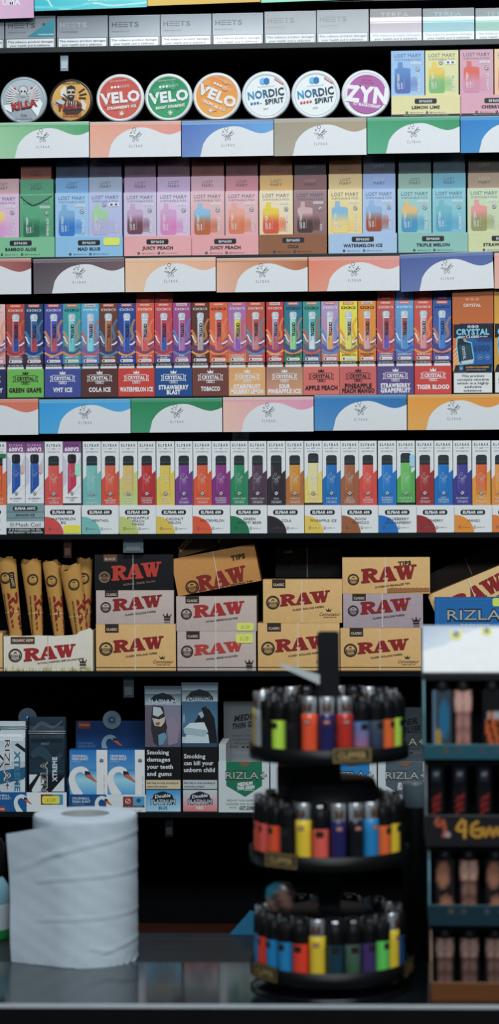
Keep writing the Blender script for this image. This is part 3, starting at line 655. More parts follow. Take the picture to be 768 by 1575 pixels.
for i, ((x0, x1), (a, b, da, db, dk, fl, nm)) in enumerate(zip(EX, EC)):
    y0 = 468.2 - (i)*0.262
    p = On('E', x0, y0, x1, 611, 0.0055, up=0.001)
    p.body(0.024, [a, a, b, b], mix(a, BLACK, .2))
    k = p.pw/27.6; H_ = 99.5
    oc, pc = RB[i % 4] if i not in (19, 20) else ((235,150,40),(90,60,120))
    p.rect(0, 72, p.pw, 100, mix(a, b, .7), 1, b)
    p.ribbon([(.3, 66, 5),(5, 71, 7),(13, 75, 6),(21, 74, 5),(27.3*k, 69, 6)], 5, mix(pc, a, .4), 2); p.ribbon([(.3, 75, 3),(7, 79, 3),(14, 80, 2.4),(21, 78, 2.6),(27.3*k, 74, 3.4)], 3, oc, 3)
    p.ribbon([(.3, 42, 3.5),(4, 49, 4),(7, 57, 4),(5.5, 63, 4),(9, 66, 2)], 3, mix(oc, a, .25), 2)
    p.ribbon([(18.5*k, 58, 2),(23, 52, 4),(21, 42, 4),(22, 34, 3.5),(27*k, 25, 3)], 3, mix(oc, a, .35), 2); p.ribbon([(18*k, 66, 3),(22, 65, 4.4),(27.2*k, 55, 3.5)], 3, mix(pc, a, .3), 2)
    p.ribbon([(.4, 50, 1.6),(2.5, 52.5, 2),(4.5, 58, 1.8),(8, 62, 1.2)], 2, (240,238,240), 4); p.ribbon([(18*k, 63.5, 1.6),(22, 63, 2.3),(27.2*k, 59, 2.1)], 2, (240,238,240), 4)
    p.rect(5.5*k, .8, 22*k, 5, (235,110,70) if i % 5 else (225,205,205), 2); p.text('DISPOSABLE', 13.8*k, 2.9, 13*k, 2, WHITE if i % 5 else (120,80,80), 3, 1)
    sk = mix(a, BLACK, .75) if i in (4, 12, 16, 17, 19, 20, 24) else mix(a, WHITE, .78)
    for j, ch in enumerate('SKE'):
        u = (6.3 + j*7.6)*k; p.rrect(u-3.4*k, 8, u+3.4*k, 11.8, 1.6, sk, 3); p.text(ch, u, 9.9, 4*k, 2.3, a, 4, 2)
    c = p.pw/2 + (0.5 if i % 2 else 0)
    p.rrect(c-5*k, 16.5, c+5*k, 74, 2, mix(a, WHITE, .42), 4)                 # clear tube
    p.strips([(26, c-4.3*k, c+4.3*k),(73.2, c-4.3*k, c+4.3*k)], ramp(26, 73, da, da, mix(da, db, .5), db, db), 5)
    p.rect(c-4.3*k, 26, c-3.1*k, 73.2, mix(da, WHITE, .5), 6, mix(db, WHITE, .35)); p.rect(c+3.2*k, 26, c+4.3*k, 73.2, mix(da, BLACK, .25), 6, mix(db, BLACK, .2))
    p.rrect(c-5.5*k, 15.5, c+5.5*k, 25.5, 3.4, (192,205,214), 6); p.rrect(c-3*k, 17, c-.6*k, 23, 1, (222,230,235), 7); p.rect(c-4.5*k, 24.6, c+4.5*k, 26.6, (228,234,238), 7)
    p.text('CRYSTAL', c+.8*k, 42.5, 22, 4.4, mix(da, BLACK, .85) if dk else (22,26,60), 8, 2, -90); p.text('BAR', c-1.5*k, 58, 5, 1.5, mix(db, BLACK, .4), 8, 0, -90)
    wn = min(21, 2.2*len(fl))
    wc = (40,30,30) if i in (12, 16, 17, 19, 20, 24) else (240,236,236)
    ws = fl.split(' ')
    if len(fl) > 12: p.text(' '.join(ws[:-1]), c, 81.2, min(21, 2.1*len(' '.join(ws[:-1])))*k, 1.9, wc, 4, 1); p.text(ws[-1], c, 84.2, min(20, 2.1*len(ws[-1]))*k, 1.9, wc, 4, 1)
    else: p.text(fl, c, 82.5, wn*k, 2.3, wc, 4, 1)
    p.rrect(3.6*k, 86, 24*k, 90.6, 2.2, (236,232,234), 4); p.disc(6.6*k, 88.3, 1.6, (60,60,66), 5, 10); p.text('20mg/ml', 15.6*k, 88.3, 11.5*k, 2.2, (100,95,110), 5, 0)
    p.rect(0, 92.2, p.pw, 96.6, (26,28,32), 4); p.text('600+ PUFFS MESH COIL', 13.8*k, 94.4, 23*k, 2, (215,215,215), 5, 1)
    p.rect(1.5, 96.6, p.pw-1.5, 100.5, (228,230,230), 4)
    tn = TNAME[(i+1)//2]
    p.finish('pen_carton', f'slim carton, {nm}, in the {tn} tray', 'vape carton', 'slim swirl-printed cartons')
    if i in (8, 9, 21, 22, 23, 24):                                              # ends of cartons lying on top
        z = p.base.z + p.h
        q = On(z + .0003, x0+.3, y0-30, x1-.3, y0, 0.02); q.base.z = z + .0003; q.h = 28*q.sz; q.ph = 28
        cc = (150,50,42) if i in (8, 9, 21, 23) else (50,105,165) if i == 22 else (25,62,120)
        q.body(0.1, cc); q.rect(7, 21, 20, 24.5, (200,90,70), 2); q.text('SKE', 13.5, 15, 12, 3, mix(cc, WHITE, .3), 2, 1)
        q.finish('pen_carton', f'carton lying flat on the {nm} one', 'vape carton', 'slim cartons lying flat')
TE = [(-46,9,(38,44,92),['BLACKBERRY'],0,'dark navy'),(11.5,67.3,(112,190,82),['GREEN GRAPE'],1,'grass green'),(69,124,(66,78,160),['VMT ICE'],0,'violet blue'),(125.5,181.5,(92,48,44),['COLA ICE'],0,'dark brown'),(182,238,(212,62,48),['WATERMELON ICE'],0,'bright red'),(239,295.5,(8,76,145),['STRAWBERRY','BLAST'],0,'strong blue'),(296.5,351.5,(118,60,50),['TOBACCO'],0,'reddish brown'),(352.5,408.5,(232,172,105),['STARFRUIT','MULBERRY LEMON'],0,'sandy orange'),(410,466,(205,150,115),['SOUR','PINEAPPLE ICE'],0,'dull peach'),(466.8,522.5,(226,112,104),['APPLE PEACH'],1,'salmon'),(523.5,579.5,(214,100,98),['PINEAPPLE','PEACH MANGO'],1,'dusty rose'),(580.5,637,(94,72,135),['STRAWBERRY','GRAPEFRUIT'],0,'dull purple'),(638.5,695,(216,66,56),['TIGER BLOOD'],0,'vermilion red')]
for x0, x1, c, tx, dk, nm in TE:
    y0 = 567.8 - .0083*x0
    p = On('E', x0, y0, x1, 611, 0.0025)
    k = (40,22,22) if dk else (238,236,238)
    if nm in ('sandy orange',): tray(p, [mix(c, (215,140,90), .4), c, c, mix(c, (250,200,140), .5)])
    elif nm == 'dull peach': tray(p, [(165,120,105), (175,140,105), (225,160,110), (222,150,120)])
    else: tray(p, c)
    m = p.pw/2
    p.poly([(m-4,8.5),(m-4.8,4),(m-1.8,6.5),(m,3),(m+1.8,6.5),(m+4.8,4),(m+4,8.5)], k, 2)
    p.frame(m-16, 9.6, m+16, 19.6, .7, k, 2); p.text('CRYSTAL', m, 14.7, 27, 5.2, k, 3, 2)
    for s_ in (-1, 1): p.poly([(m+s_*16,12),(m+s_*19.5,10.6),(m+s_*18,15),(m+s_*19.5,20.5),(m+s_*16,19)], k, 2); p.poly([(m+s_*16.2,12.8),(m+s_*18.2,12),(m+s_*17.2,15),(m+s_*18.2,19),(m+s_*16.2,18.4)], c, 3)
    p.frame(m-6, 19.6, m+6, 23.6, .6, k, 2); p.text('BAR', m, 21.6, 7, 2.2, k, 3, 1)
    for j, t in enumerate(tx):
        p.text(t, m + (0 if len(tx) > 1 or t != 'GREEN GRAPE' else -.5), (32.5 if len(tx) == 1 else 29.8 + 7.6*j), min(50 if nm != 'bright red' else 51, 4.6*len(t) if len(t) > 8 else 4.2*len(t)), 6.4, k, 3, 2)
    p.finish('tray_body', f'{nm} display tray lettered {" ".join(tx)} under slim cartons', 'display tray', 'trays of slim cartons', root='display_tray')

# ------------------------------------------------------------------ square device boxes at the right end
def big_box(x0, x1, y0, bg, nm):
    p = On('E', x0, y0, x1, 606.5, 0.0035); p.body(0.03, (20,70,120) if nm == 'blue' else bg)
    B = (18,92,165)
    if nm == 'blue':
        p.rect(0, 0, p.pw, 75, B, 1)
        p.poly([(0,0),(10,0),(26,38),(6,75),(0,75)], (235,120,50), 2); p.poly([(0,40),(22,75),(0,75)], (240,150,80), 3)
        for t in range(5): p.poly([(0,42+t*7),(12,30+t*6),(13,32+t*6),(0,45+t*7)], (250,190,120), 4)
        p.poly([(10,0),(p.pw,0),(p.pw,28),(40,28)], (15,60,125), 2)
    p.rect(1, 1, p.pw-1, 8.5, (18,22,30), 4)
    for j, ch in enumerate('SKE'): p.rrect(22.5+j*6, 3, 27.5+j*6, 7, 1.6, (225,230,235), 5); p.text(ch, 25+j*6, 5, 3, 2.2, (18,22,30), 6, 1)
    p.rect(1, 8.5, p.pw-1, 22, (18,22,30), 4); p.text('CRYSTAL', p.pw/2, 13, 51, 8.4, (120,205,250), 5, 2); p.text('CL6000', p.pw/2, 20.3, 20, 4, (235,238,240), 6, 1)
    for j in range(6): p.rect(8+j*2, 19.6, 9.2+j*2, 21, (235,238,240), 6); p.rect(42+j*2, 19.6, 43.2+j*2, 21, (235,238,240), 6)
    p.text('6000', 44, 38, 25, 9, mix(B, BLACK, .35), 4, 2)
    a = [(6,24,8,9),(0,0,0,0)]
    Q = [(6,21),(15,20),(17,26),(29,29),(33,55),(31,62),(12,64),(8,60),(5,32)]
    p.poly(Q, (110,215,245), 5); p.poly([(19+(u-19)*.88, 43+(v-43)*.9) for u, v in Q], (15,32,45), 6)
    p.poly([(9,33),(28,32),(31,54),(12,57)], (28,70,88), 7); p.text('CRYSTAL', 17, 45, 20, 4, (215,225,230), 8, 1, -83); p.poly([(12,58),(31,55),(30,61),(14,62.5)], (200,208,212), 7)
    for s_ in (0, 1): p.ring(42+s_*11, 52, 4.2, 3.7, (130,180,225), 5, 14); p.text(('2X', 'CE')[s_], 42+s_*11, 52, 4, 2.5, (170,205,235), 5, 1)
    p.poly([(4,64),(60,63),(58,73.5),(1,74)], (16,20,28), 6); p.text('BLUEBERRY SOUR RASPBERRY', 38, 67.4, 36, 2.4, (245,170,80), 7, 1); p.rect(9, 65, 16, 72.5, (20,95,160), 7); p.text('20', 12.5, 69, 4, 3.4, (190,220,240), 8, 1); p.text('RECHARGEABLE POD', 36, 71.4, 30, 1.6, (220,220,225), 7, 0)
    p.rect(0, 74.5, p.pw, p.ph, (24,26,28), 4); p.rect(1.3, 76, p.pw-1.3, p.ph-1.5, (228,231,230), 5)
    for j, t in enumerate(('This product', 'contains nicotine', 'which is a highly', 'addictive', 'substance.')):
        p.text(t, p.pw/2, 80.6+j*5.6, 2.95*len(t)*.98, 3.5, (24,26,28), 6, 1)
    return p
p = big_box(697.4, 758.6, 497.5, (20,80,140), 'blue')
p.finish('device_box', 'square dark blue device box with an orange corner and a nicotine warning', 'vape box')
z1 = p.base.z + p.h
p = big_box(761, 822, 496.5, (215,160,45), 'gold')
p.finish('device_box', 'gold device box cut off by the picture edge, nicotine warning below', 'vape box')
for x0, x1, y0, y1, c, nm in ((696.4,759.4,443,495,(205,105,40),'orange'),(760.8,822,442,494,(225,165,45),'golden')):
    q = On(z1 + .0003, x0, y0, x1, y1, 0.006); q.base.z = z1 + .0003; q.h = 50.5*q.sz; q.ph = 50.5
    q.body(0.10, [mix(c, BLACK, .1)]*2 + [c]*2)
    for j in range(3): q.rrect(20+j*7.5, 11, 26+j*7.5, 16, 2, mix(c, WHITE, .25), 2)
    q.text('CRYSTAL', q.pw/2-1, 22.5, 27, 4.6, (238,230,225), 2, 1)
    q.finish('device_box', f'{nm} carton lying end-on upon a square device box', 'vape box')

# ------------------------------------------------------------------ white slim cartons with coloured pens
FX = [(-18,10.4),(11.7,39),(39.8,67.7),(69.5,97),(97.4,125),(128,156),(156.8,183.6),(184.4,212),(213,240),(241.3,269),(270,297),(298,326),(326.7,354.6),(355.4,382),(383,410.7),(411.8,439.6),(440.4,468),(469,496.4),(497,524.5),(525,552.4),(553,580.5),(582.3,610.4),(611.5,639),(640.7,668),(669,697),(698,726),(727.4,755.5),(757,784)]
FC = [((238,95,50),(235,110,50),'PEACH ICE','orange-red with a green tag'),((28,85,175),(28,85,175),'BLUEBERRY','blue pen under a purple band, first'),((28,85,175),(28,85,175),'BLUEBERRY','blue pen under a purple band, second'),((232,92,80),(226,82,78),'WATERMELON BG','coral red'),((205,50,85),(205,50,85),'STRAWBERRY ICE','crimson pen under a purple band'),
 ((125,200,192),(118,192,186),'MENTHOL','pale teal'),((235,98,66),(226,80,58),'PINK GRAPEFRUIT','orange red'),((232,195,110),(205,216,125),'PINEAPPLE PEACH','yellow pen on lime green'),((206,48,46),(190,40,44),'STRAWBERRY RASPBERRY','deep red'),((236,206,82),(236,206,82),'COCONUT MELON','plain yellow'),
 ((128,66,150),(120,60,145),'GRAPE','violet'),((236,96,50),(232,88,46),'WATERMELON','vivid orange'),((146,54,134),(138,48,128),'BLUEBERRY RASPBERRY','magenta'),((38,145,98),(32,140,94),'GUMMY BEAR','green'),((88,62,84),(80,55,76),'CHERRY COLA','dull plum'),((50,40,52),(46,36,46),'COLA','near black'),
 ((224,152,48),(186,112,54),'TOBACCO','amber pen on brown'),((238,226,165),(250,216,104),'PINEAPPLE ICE','pale cream pen on yellow'),((18,118,196),(14,112,190),'MAD BLUE','strong blue'),((178,104,64),(172,98,60),'SNOOW TOBACCO','light brown'),((236,84,70),(230,74,64),'PINK LEMONADE','pinkish red'),
 ((20,128,212),(16,122,206),'BLUEBERRY RASPBERRY','azure'),((112,200,100),(80,180,84),'KIWI LIME','bright green with a pale blue tag'),((176,50,48),(165,44,46),'CHERRY','brick red'),((0,122,204),(0,116,198),'BLUE RAZZ LEMONADE','clear blue'),((72,66,152),(66,60,146),'BLUEBERRY','indigo'),((234,104,46),(240,162,56),'MANGO','orange pen on amber'),((242,158,58),(238,148,52),'MANGO ICE','light orange')]
FT = [(-44,10.4,(240,120,60),['PEACH ICE'],'orange'),None,(69,124.5,(222,80,76),['WATERMELON','BG'],'coral'),(126,182,(122,196,190),['MENTHOL'],'pale teal'),(184,240,(198,212,120),['PINEAPPLE','PEACH','MANGO'],'lime green'),(240.3,296,(232,200,80),['COCONUT','MELON'],'yellow'),(297,354,(234,90,48),['WATERMELON'],'orange red'),(355,411,(18,125,78),['GREEN','GUMMY BEAR'],'dark green'),(412,468,(40,34,42),['COLA'],'black'),(469,525,(248,208,84),['PINEAPPLE ICE'],'bright yellow'),(526,582,(168,96,56),['SNOOW','TOBACCO'],'brown'),(583,641,(10,118,204),['BLUEBERRY','SOUR RASPBERRY'],'blue'),(641.7,698.7,(158,46,46),['CHERRY'],'dark red'),(699.8,757,(244,150,40),['MANGO'],'amber'),(757.8,815,(240,130,50),['MANGO ICE'],'light orange')]
tray_of = lambda i: ['peach ice','banana ice','watermelon bg','menthol','pineapple peach mango','coconut melon','watermelon','green gummy bear','cola','pineapple ice','snoow tobacco','blueberry','cherry','mango','rightmost'][(i+1)//2]
for i, ((x0, x1), (d, b, fl, nm)) in enumerate(zip(FX, FC)):
    v2 = i in (1, 2, 4)
    up = .0105 if i in (1, 2) else .001
    p = On('F', x0, 679.3 - i*.07, x1, 821, 0.0055, up=.001)
    p.body(0.024, (236,238,239), (205,208,210))
    k = p.pw/27.6; c = p.pw/2
    def name_text(v, col):
        ws = fl.split(' ')
        if len(fl) > 12:
            for j, t in enumerate(ws[-2:]): p.text(t, c, v-1+j*3, min(21, 1.9*len(t))*k, 2.1, col, 6, 1)
        else: p.text(fl, c, v, min(21, 2.1*len(fl))*k, 2.3, col, 6, 1)
    if v2:
        p.rect(0, 0, p.pw, 17, (125,62,125), 2, (150,88,150)); p.text('ELFBAR', c, 5.5, 21*k, 3.6, (195,165,200) if i < 4 else (90,60,95), 3, 1, sp=.15); p.text('600V2', c, 12, 22*k, 5.6, (240,235,242), 3, 2)
        p.poly([(0,20),(6,30),(6,62),(0,70)], (210,208,225), 2); p.poly([(27.4*k,22),(22,34),(22,60),(27.4*k,52)], (214,212,228), 2)
        p.strips([(32,8.2*k,19.6*k),(38,7.4*k,20.4*k),(71,7.4*k,20.4*k),(82,7.4*k,9*k)], ramp(32, 80, mix(d, WHITE, .1), d, d), 3)
        p.rect(9.5*k, 36, 11.5*k, 72, mix(d, WHITE, .22), 4)
        p.rrect(7.4*k, 19.5, 20.4*k, 33.5, 3.5, (26,30,36), 4); p.rect(9.8*k, 21, 12*k, 31, (52,58,64), 5)
        p.poly([(5,84),(22,66),(21,55),(27.4*k,47),(27.4*k,66),(12,84)], (240,241,243), 5)
        sprig(p, 13.8*k, 50, .5, mix(d, WHITE, .6), 6); no18(p, 13.6*k, 79.5, 3, 6)
        p.rect(0, 84, p.pw, 95, (238,239,241), 5); name_text(87.6, (70,76,90)); p.text('20mg/ml', c, 91.5, 9, 1.6, (120,124,130), 6, 0)
        p.rect(0, 95, p.pw, 98, (28,30,34), 5)
    else:
        p.text('ELFBAR', c, 6, 21.5*k, 4, (58,66,72), 2, 1, sp=.3); p.text('600' if i != 22 else '600V2', c, 11.2, 5.5, 2.3, (90,96,102), 2, 0); p.text('DISPOSABLE POD' if i != 22 else 'DISPOSABLE', c, 16, 19*k, 2.2, (120,126,132), 2, 0)
        p.rect(3*k, 11, 9*k, 11.4, (150,155,160), 2); p.rect(19*k, 11, 25*k, 11.4, (150,155,160), 2)
        dv = -3 if i in (17, 22) else 0
        p.poly([(0,59),(6*k,52.5),(14*k,52),(21.5*k,50.5),(27.55*k,45),(27.55*k,84),(27.55*k,99),(0,99),(0,84)], b, 2)
        p.ribbon([(6*k,24),(6*k,78),(9*k,86.5),(13.8*k,88.5),(18.6*k,86.5),(21.6*k,78),(21.6*k,24)], .5, mix(b, BLACK, .12), 3, 3)
        p.rrect(5.6*k, 22+dv, 22*k, 40+dv, 4, (38,50,56), 4); p.rect(5.6*k, 32+dv, 22*k, 33.2+dv, (66,80,86), 5)
        p.rect(5.6*k, 33.2+dv, 22*k, 36.4+dv, (30,40,46), 5)
        p.strips([(37+dv,5.6*k,22*k),(76,5.6*k,22*k),(82,7*k,20.6*k)], ramp(37, 82, d, d, mix(d, b, .6)), 6)
        p.rect(7*k, 38+dv, 9*k, 76, mix(d, WHITE, .13), 7); p.rect(19.3*k, 38+dv, 21.2*k, 76, mix(d, BLACK, .1), 7)
        sprig(p, 13.8*k, 57, .62, mix(d, WHITE, .72), 8); p.text('ELFBAR', 13.8*k, 63.6, 8, 1.5, mix(d, WHITE, .6), 8, 0); p.text('600', 13.8*k, 66.4, 3, 1.3, mix(d, WHITE, .6), 8, 0)
        no18(p, 13.8*k, 80.5, 3.2, 7)
        name_text(88.4, mix(b, WHITE, .85)); p.frame(6*k, 91.8, 21.6*k, 95.6, .45, mix(b, WHITE, .75), 6); p.text('20 mg/ml', c, 93.7, 12, 1.9, mix(b, WHITE, .85), 6, 1)
        if i in (17, 22): p.rect(0, 95.2, p.pw, 98, (28,30,30), 7)
    o = p.finish('pen_carton', f'white slim carton, {nm}, in the {tray_of(i)} tray' if i else 'white slim carton with an orange-red pen and green tag, first on its shelf', 'vape carton', 'white slim cartons')
    if i in (1, 2): sticker(p, o, 20.5, 35, 26.5, 49, (225,190,180), L=9)
    if i == 4: sticker(p, o, 18.5, 34, 27, 53, (165,235,200), L=9)
    if i == 0: sticker(p, o, 16, 18.5, 28, 25, (25,130,80), L=9)
    if i == 22: sticker(p, o, 19.5, 21, 27.5, 40, (165,220,240), L=9)
    if i == 13:
        q = On(p.base.z + p.h + .0003, x0+2, 660, x1+1, 679, 0.03); q.base.z = p.base.z + p.h + .0003; q.h = .021; q.ph = 22
        q.body(.1, (120,112,125)); sprig(q, q.pw/2, 8, .7, (60,58,66)); q.text('ELFBAR', q.pw/2, 16, 14, 3, (60,58,66), 2, 1)
        q.finish('pen_carton', 'grey end of a carton lying flat above the green pen carton', 'vape carton')
def socials(p, v, k, n=2, us=(8, 31)):
    for j, u in enumerate(us): p.ring(u, v, 2.3, 1.9, (70,76,84), 4, 12); p.text('ftg'[j], u, v, 1.3, 2.2, (70,76,84), 4, 1); p.text('@elfbar.uk', u+9.5, v, 12, 1.5, k, 4, 0)
for i, t in enumerate(FT):
    if t is None:
        p = On('F', 10, 774.5, 68, 821, 0.0025); tray(p, [(120,150,158), (130,160,166), (150,176,180), (140,168,172)], side=(130,155,160))
        for v in (12.5, 21.5): p.rect(0, v, p.pw, v+.8, (90,115,122), 2)
        p.rrect(10, 4, 48, 11, 3, (26,30,34), 3); p.text('ELFBAR 600V2', 29, 7.5, 32, 3.8, (225,230,232), 4, 2); p.text('BANANA ICE', 29, 17.5, 29, 3.4, (40,60,66), 3, 1)
        p.rect(0, 27.5, p.pw, 37.5, (228,232,233), 3); p.text('Mesh Coil', 33.5, 32.5, 38, 6, (30,34,38), 4, 0); p.frame(6, 30, 12, 35, .7, (60,66,72), 4); p.rect(6, 32.2, 12, 32.8, (60,66,72), 4)
        p.rect(0, 37.5, p.pw, 47.2, (22,24,26), 3); p.text('IT IS FORBIDDEN TO SELL', 29, 40.3, 50, 2.6, (230,232,232), 4, 1); p.text('THIS PRODUCT TO CHILDREN', 29, 44.4, 53, 2.6, (230,232,232), 4, 1)
        p.finish('tray_body', 'grey blue striped display tray lettered BANANA ICE and Mesh Coil', 'display tray', 'white trays of slim cartons', root='display_tray'); continue
    x0, x1, c, tx, nm = t
    p = On('F', x0, 777, x1, 821.5, 0.0025); tray(p, (238,240,240), side=(215,218,218))
    pts = [(0, p.ph)] + [(.52*p.pw*math.sin(a), p.ph - 27*math.cos(a)*1.0) for a in [PI/2*j/10 for j in range(11)]]
    p.poly([(0, p.ph-27)] + [(.52*p.pw*math.sin(PI/2*j/10), p.ph-27*math.cos(PI/2*j/10)) for j in range(1, 11)] + [(0, p.ph)], c, 2)
    m = p.pw/2
    p.rrect(m-19.5, 7, m+18.5, 14.5, 3.4, (24,26,30), 3); p.text('ELFBAR 600', m-.5, 10.8, 31, 4.2, (238,240,240), 4, 2)
    v0 = {1: 23.5, 2: 21, 3: 19.5}[len(tx)]; dv = 5.6 if len(tx) < 3 else 4.8
    for j, s_ in enumerate(tx): p.text(s_, m+(1 if c[0]+c[1] > 60 else 0), v0+j*dv, min(40, 3.7*len(s_)), 3.9 if len(tx) < 3 else 3.6, (42,46,52), 4, 0)
    socials(p, p.ph-8, (110,116,122))
    r = p.finish('tray_body', f'white display tray lettered {" ".join(tx)} with a {nm} quarter circle', 'display tray', 'white trays of slim cartons', root='display_tray')
    if i == 2: sticker(p, r, 29, 30.5, 55, 43, (245,235,60))

# ------------------------------------------------------------------ rolling paper cartons
RED = (134,30,32)
def RAW(p, u, v, w, h, rise, col, L=4):
    """slab lettering climbing to the right; u, v = lower left corner"""
    def T(X, Y): return (u + X*w, v - (Y*h + X*rise))
    def P(pts, ox, k):
        p.poly([T(ox + x*k, y*(1 + .02*ox)) for x, y in pts], col, L)
    k = .30
    P([(.10,.05),(.46,.05),(.46,.95),(.10,.95)], 0, k); P([(0,.84),(.55,.84),(.55,1),(0,1)], 0, k); P([(0,0),(.55,0),(.55,.15),(0,.15)], 0, k)
    n = 8
    for i in range(n):
        a, b = (-PI/2 + PI*(i+q)/n for q in (0, 1))
        P([(.45+.22*math.cos(a), .72+.10*math.sin(a)), (.45+.58*math.cos(a), .72+.28*math.sin(a)), (.45+.58*math.cos(b), .72+.28*math.sin(b)), (.45+.22*math.cos(b), .72+.10*math.sin(b))], 0, k)
    P([(.4,.5),(.72,.52),(1.0,.14),(1.16,.14),(1.16,0),(.78,0)], 0, k)
    o = .31
    P([(.08,.1),(.30,.1),(.62,1),(.42,1)], o, k); P([(.40,1),(.76,1),(1.12,.1),(.70,.1)], o, k); P([(.3,.28),(.84,.28),(.84,.42),(.3,.42)], o, k); P([(-.02,0),(.42,0),(.42,.14),(-.02,.14)], o, k); P([(.62,0),(1.18,0),(1.18,.14),(.62,.14)], o, k)
    o = .62; k = .38
    P([(.08,.9),(.36,.9),(.54,.04),(.32,.04)], o, k); P([(.32,.04),(.5,.04),(.66,.9),(.54,.9)], o, k); P([(.48,.9),(.74,.9),(.84,.04),(.64,.04)], o, k); P([(.66,.04),(.84,.04),(1.0,.9),(.9,.9)], o, k)
    P([(-.02,.86),(.44,.86),(.44,1),(-.02,1)], o, k); P([(.46,.86),(.76,.86),(.76,1),(.46,1)], o, k); P([(.82,.86),(1.1,.86),(1.1,1),(.82,1)], o, k)
def seal(p, u, v, r, K, bg, L=3):
    p.ring(u, v, r, r*.78, K, L, 26); p.disc(u, v, r*.72, K, L, 22) ; p.disc(u, v, r*.66, bg, L+1, 22)
    p.rect(u-r*.72, v-r*.12, u+r*.72, v+r*.36, K, L+2)
    p.text('GENUINE', u, v+r*.02, r*1.1, r*.17, bg, L+3, 1); p.text('NATURAL', u, v+r*.25, r*1.1, r*.15, bg, L+3, 1); p.text('PAPERS', u, v+r*.5, r*.8, r*.14, K, L+3, 1)
    p.ribbon([(u-r*.3, v-r*.25, .3),(u, v-r*.4, r*.22),(u+r*.3, v-r*.28, .3)], 1, K, L+2, 3)
def crown(p, u, v, w, K, L=3):
    h = w*.55
    p.poly([(u-w*.4,v),(u-w*.5,v-h*.8),(u-w*.22,v-h*.4),(u,v-h),(u+w*.22,v-h*.4),(u+w*.5,v-h*.8),(u+w*.4,v)], K, L)
    for q, hh in ((-.5,.8),(0,1.0),(.5,.8)): p.disc(u+w*q, v-h*hh, w*.08, K, L, 8)
def paper_box(p, bg, side, label, top_tag=True, sub='CLASSIC ROLLING PAPERS', script=True, red=RED, strap=.49, tagc=(52,38,34), dark=False, depth=.055, foot=True, K=(48,38,34), tagt='CLASSIC', uw=.61, v=None, corner='crown', hh=.27):
    w, h = p.pw, p.ph
    p.body(depth, bg, side, KRAFT)
    a = p.m; p.m = KRAFT
    v = v or h*.62
    if top_tag: p.rect(w*.115, 0, w*.285, min(13, h*.2), tagc, 2); p.text(tagt, w*.2, min(8, h*.125), w*.135, 3.6, (205,190,165), 3, 1)
    seal(p, w*.125, v-6, min(10.6, h*.16), K, bg if not isinstance(bg, list) else bg[0])
    RAW(p, w*.215, v, w*uw, h*hh, 6.5, red, 5)
    p.text(sub, w*.57, v+3.0, w*.40, 2.8, K, 4, 1, 6.5)
    if script: p.text('Connoisseur', w*.845, h-13.5, w*.26, 5, K, 4, 0, 0, .35); crown(p, w*.83, h-17.5, 8, K, 4); p.text('PAPERS AND TIPS', w*.845, h-8.6, w*.17, 1.4, K, 4, 1)
    elif corner == 'crown': crown(p, w*.915, h-9, 12, K, 4); p.rect(w*.875, h-8, w*.955, h-5.4, K, 4); p.text('KING', w*.915, h-2.8, 8, 2.8, K, 4, 1)
    if foot: p.rect(0, h-5, w, h-4, mix(K, (0,0,0), .4), 4)
    p.m = a
    o = p.finish('carton', label, 'rolling paper carton', 'rolling paper cartons on the kraft shelf', root='paper_carton')
    s_ = Print.__new__(Print); MB.__init__(s_)
    for q in ('w', 'h', 'pw', 'ph', 'sx', 'sz', 'g', 'm', 'dy', 'mapf'): setattr(s_, q, getattr(p, q))
    u = w*strap; s_.dy = -.0011
    s_.box((u-.55-w/2)*p.sx, (u+.55-w/2)*p.sx, -.0012, -.0002, 0, p.h, s_.K((205,200,190) if not dark else (170,168,165)), CARD)
    s_.build('tear_strip', o)
    return o
TAN, GREY = [(212,168,106), (216,173,112), (210,166,104), (204,160,98)], [(186,168,158),(192,174,164),(182,164,154),(176,158,150)]
TAN_S = (160,120,72)
GG = 1.32
def G(x0, y0, x1, y1, under=None, dy=.02, tilt=0, g=GG):
    p = On('G', x0, y0, x1, y1 if under is None else y1, dy, tilt, g)
    if under is not None:
        p = Print(x0, y0, x1, y1, YS+dy, tilt, g); p.base.z = under + .0003
    return p
# second stack
p = G(148, 960, 270.7, 1033); paper_box(p, TAN, TAN_S, 'tan paper carton with script corner, bottom of the stack under the black carton'); z = p.base.z + p.h
p = G(148, 908.3, 267.6, 960, z); paper_box(p, GREY, (120,104,98), 'greyish pink paper carton between the black carton and a tan one', script=False, foot=False, v=32, hh=.36); z = p.base.z + p.h
p = G(145.7, 853.3, 266.8, 908.3, z, g=1.0); paper_box(p, [(26,26,30),(24,25,30),(20,20,24),(18,18,22)], (14,14,16), 'black paper carton with red lettering on top of a stack', script=False, dark=True, red=(200,62,48), tagc=(112,78,56), K=(150,116,86), tagt='BLACK', foot=False, v=41, hh=.42, sub='KING SIZE SLIM', corner='')
# third stack
p = G(273, 971, 394, 1033); b3 = paper_box(p, GREY, (120,104,98), 'grey paper carton with a lime price sticker, bottom beside the black-topped stack', script=False, red=(176,56,50), sub='NATURAL UNREFINED ROLLING PAPERS'); z = p.base.z + p.h
sticker(p, b3, 90, 4, 116.5, 18, (215,238,90), '£1.29')
p = G(271.5, 917.5, 395, 971, z); o = paper_box(p, GREY, (120,104,98), 'grey paper carton with a lime price sticker, under the tilted tips box', script=False, red=(160,40,38), sub='NATURAL UNREFINED ROLLING PAPERS', foot=False, v=33, hh=.36, corner=''); z3 = p.base.z + p.h
sticker(p, o, 93, 41, 119, 53, (215,238,90), '£1.29')
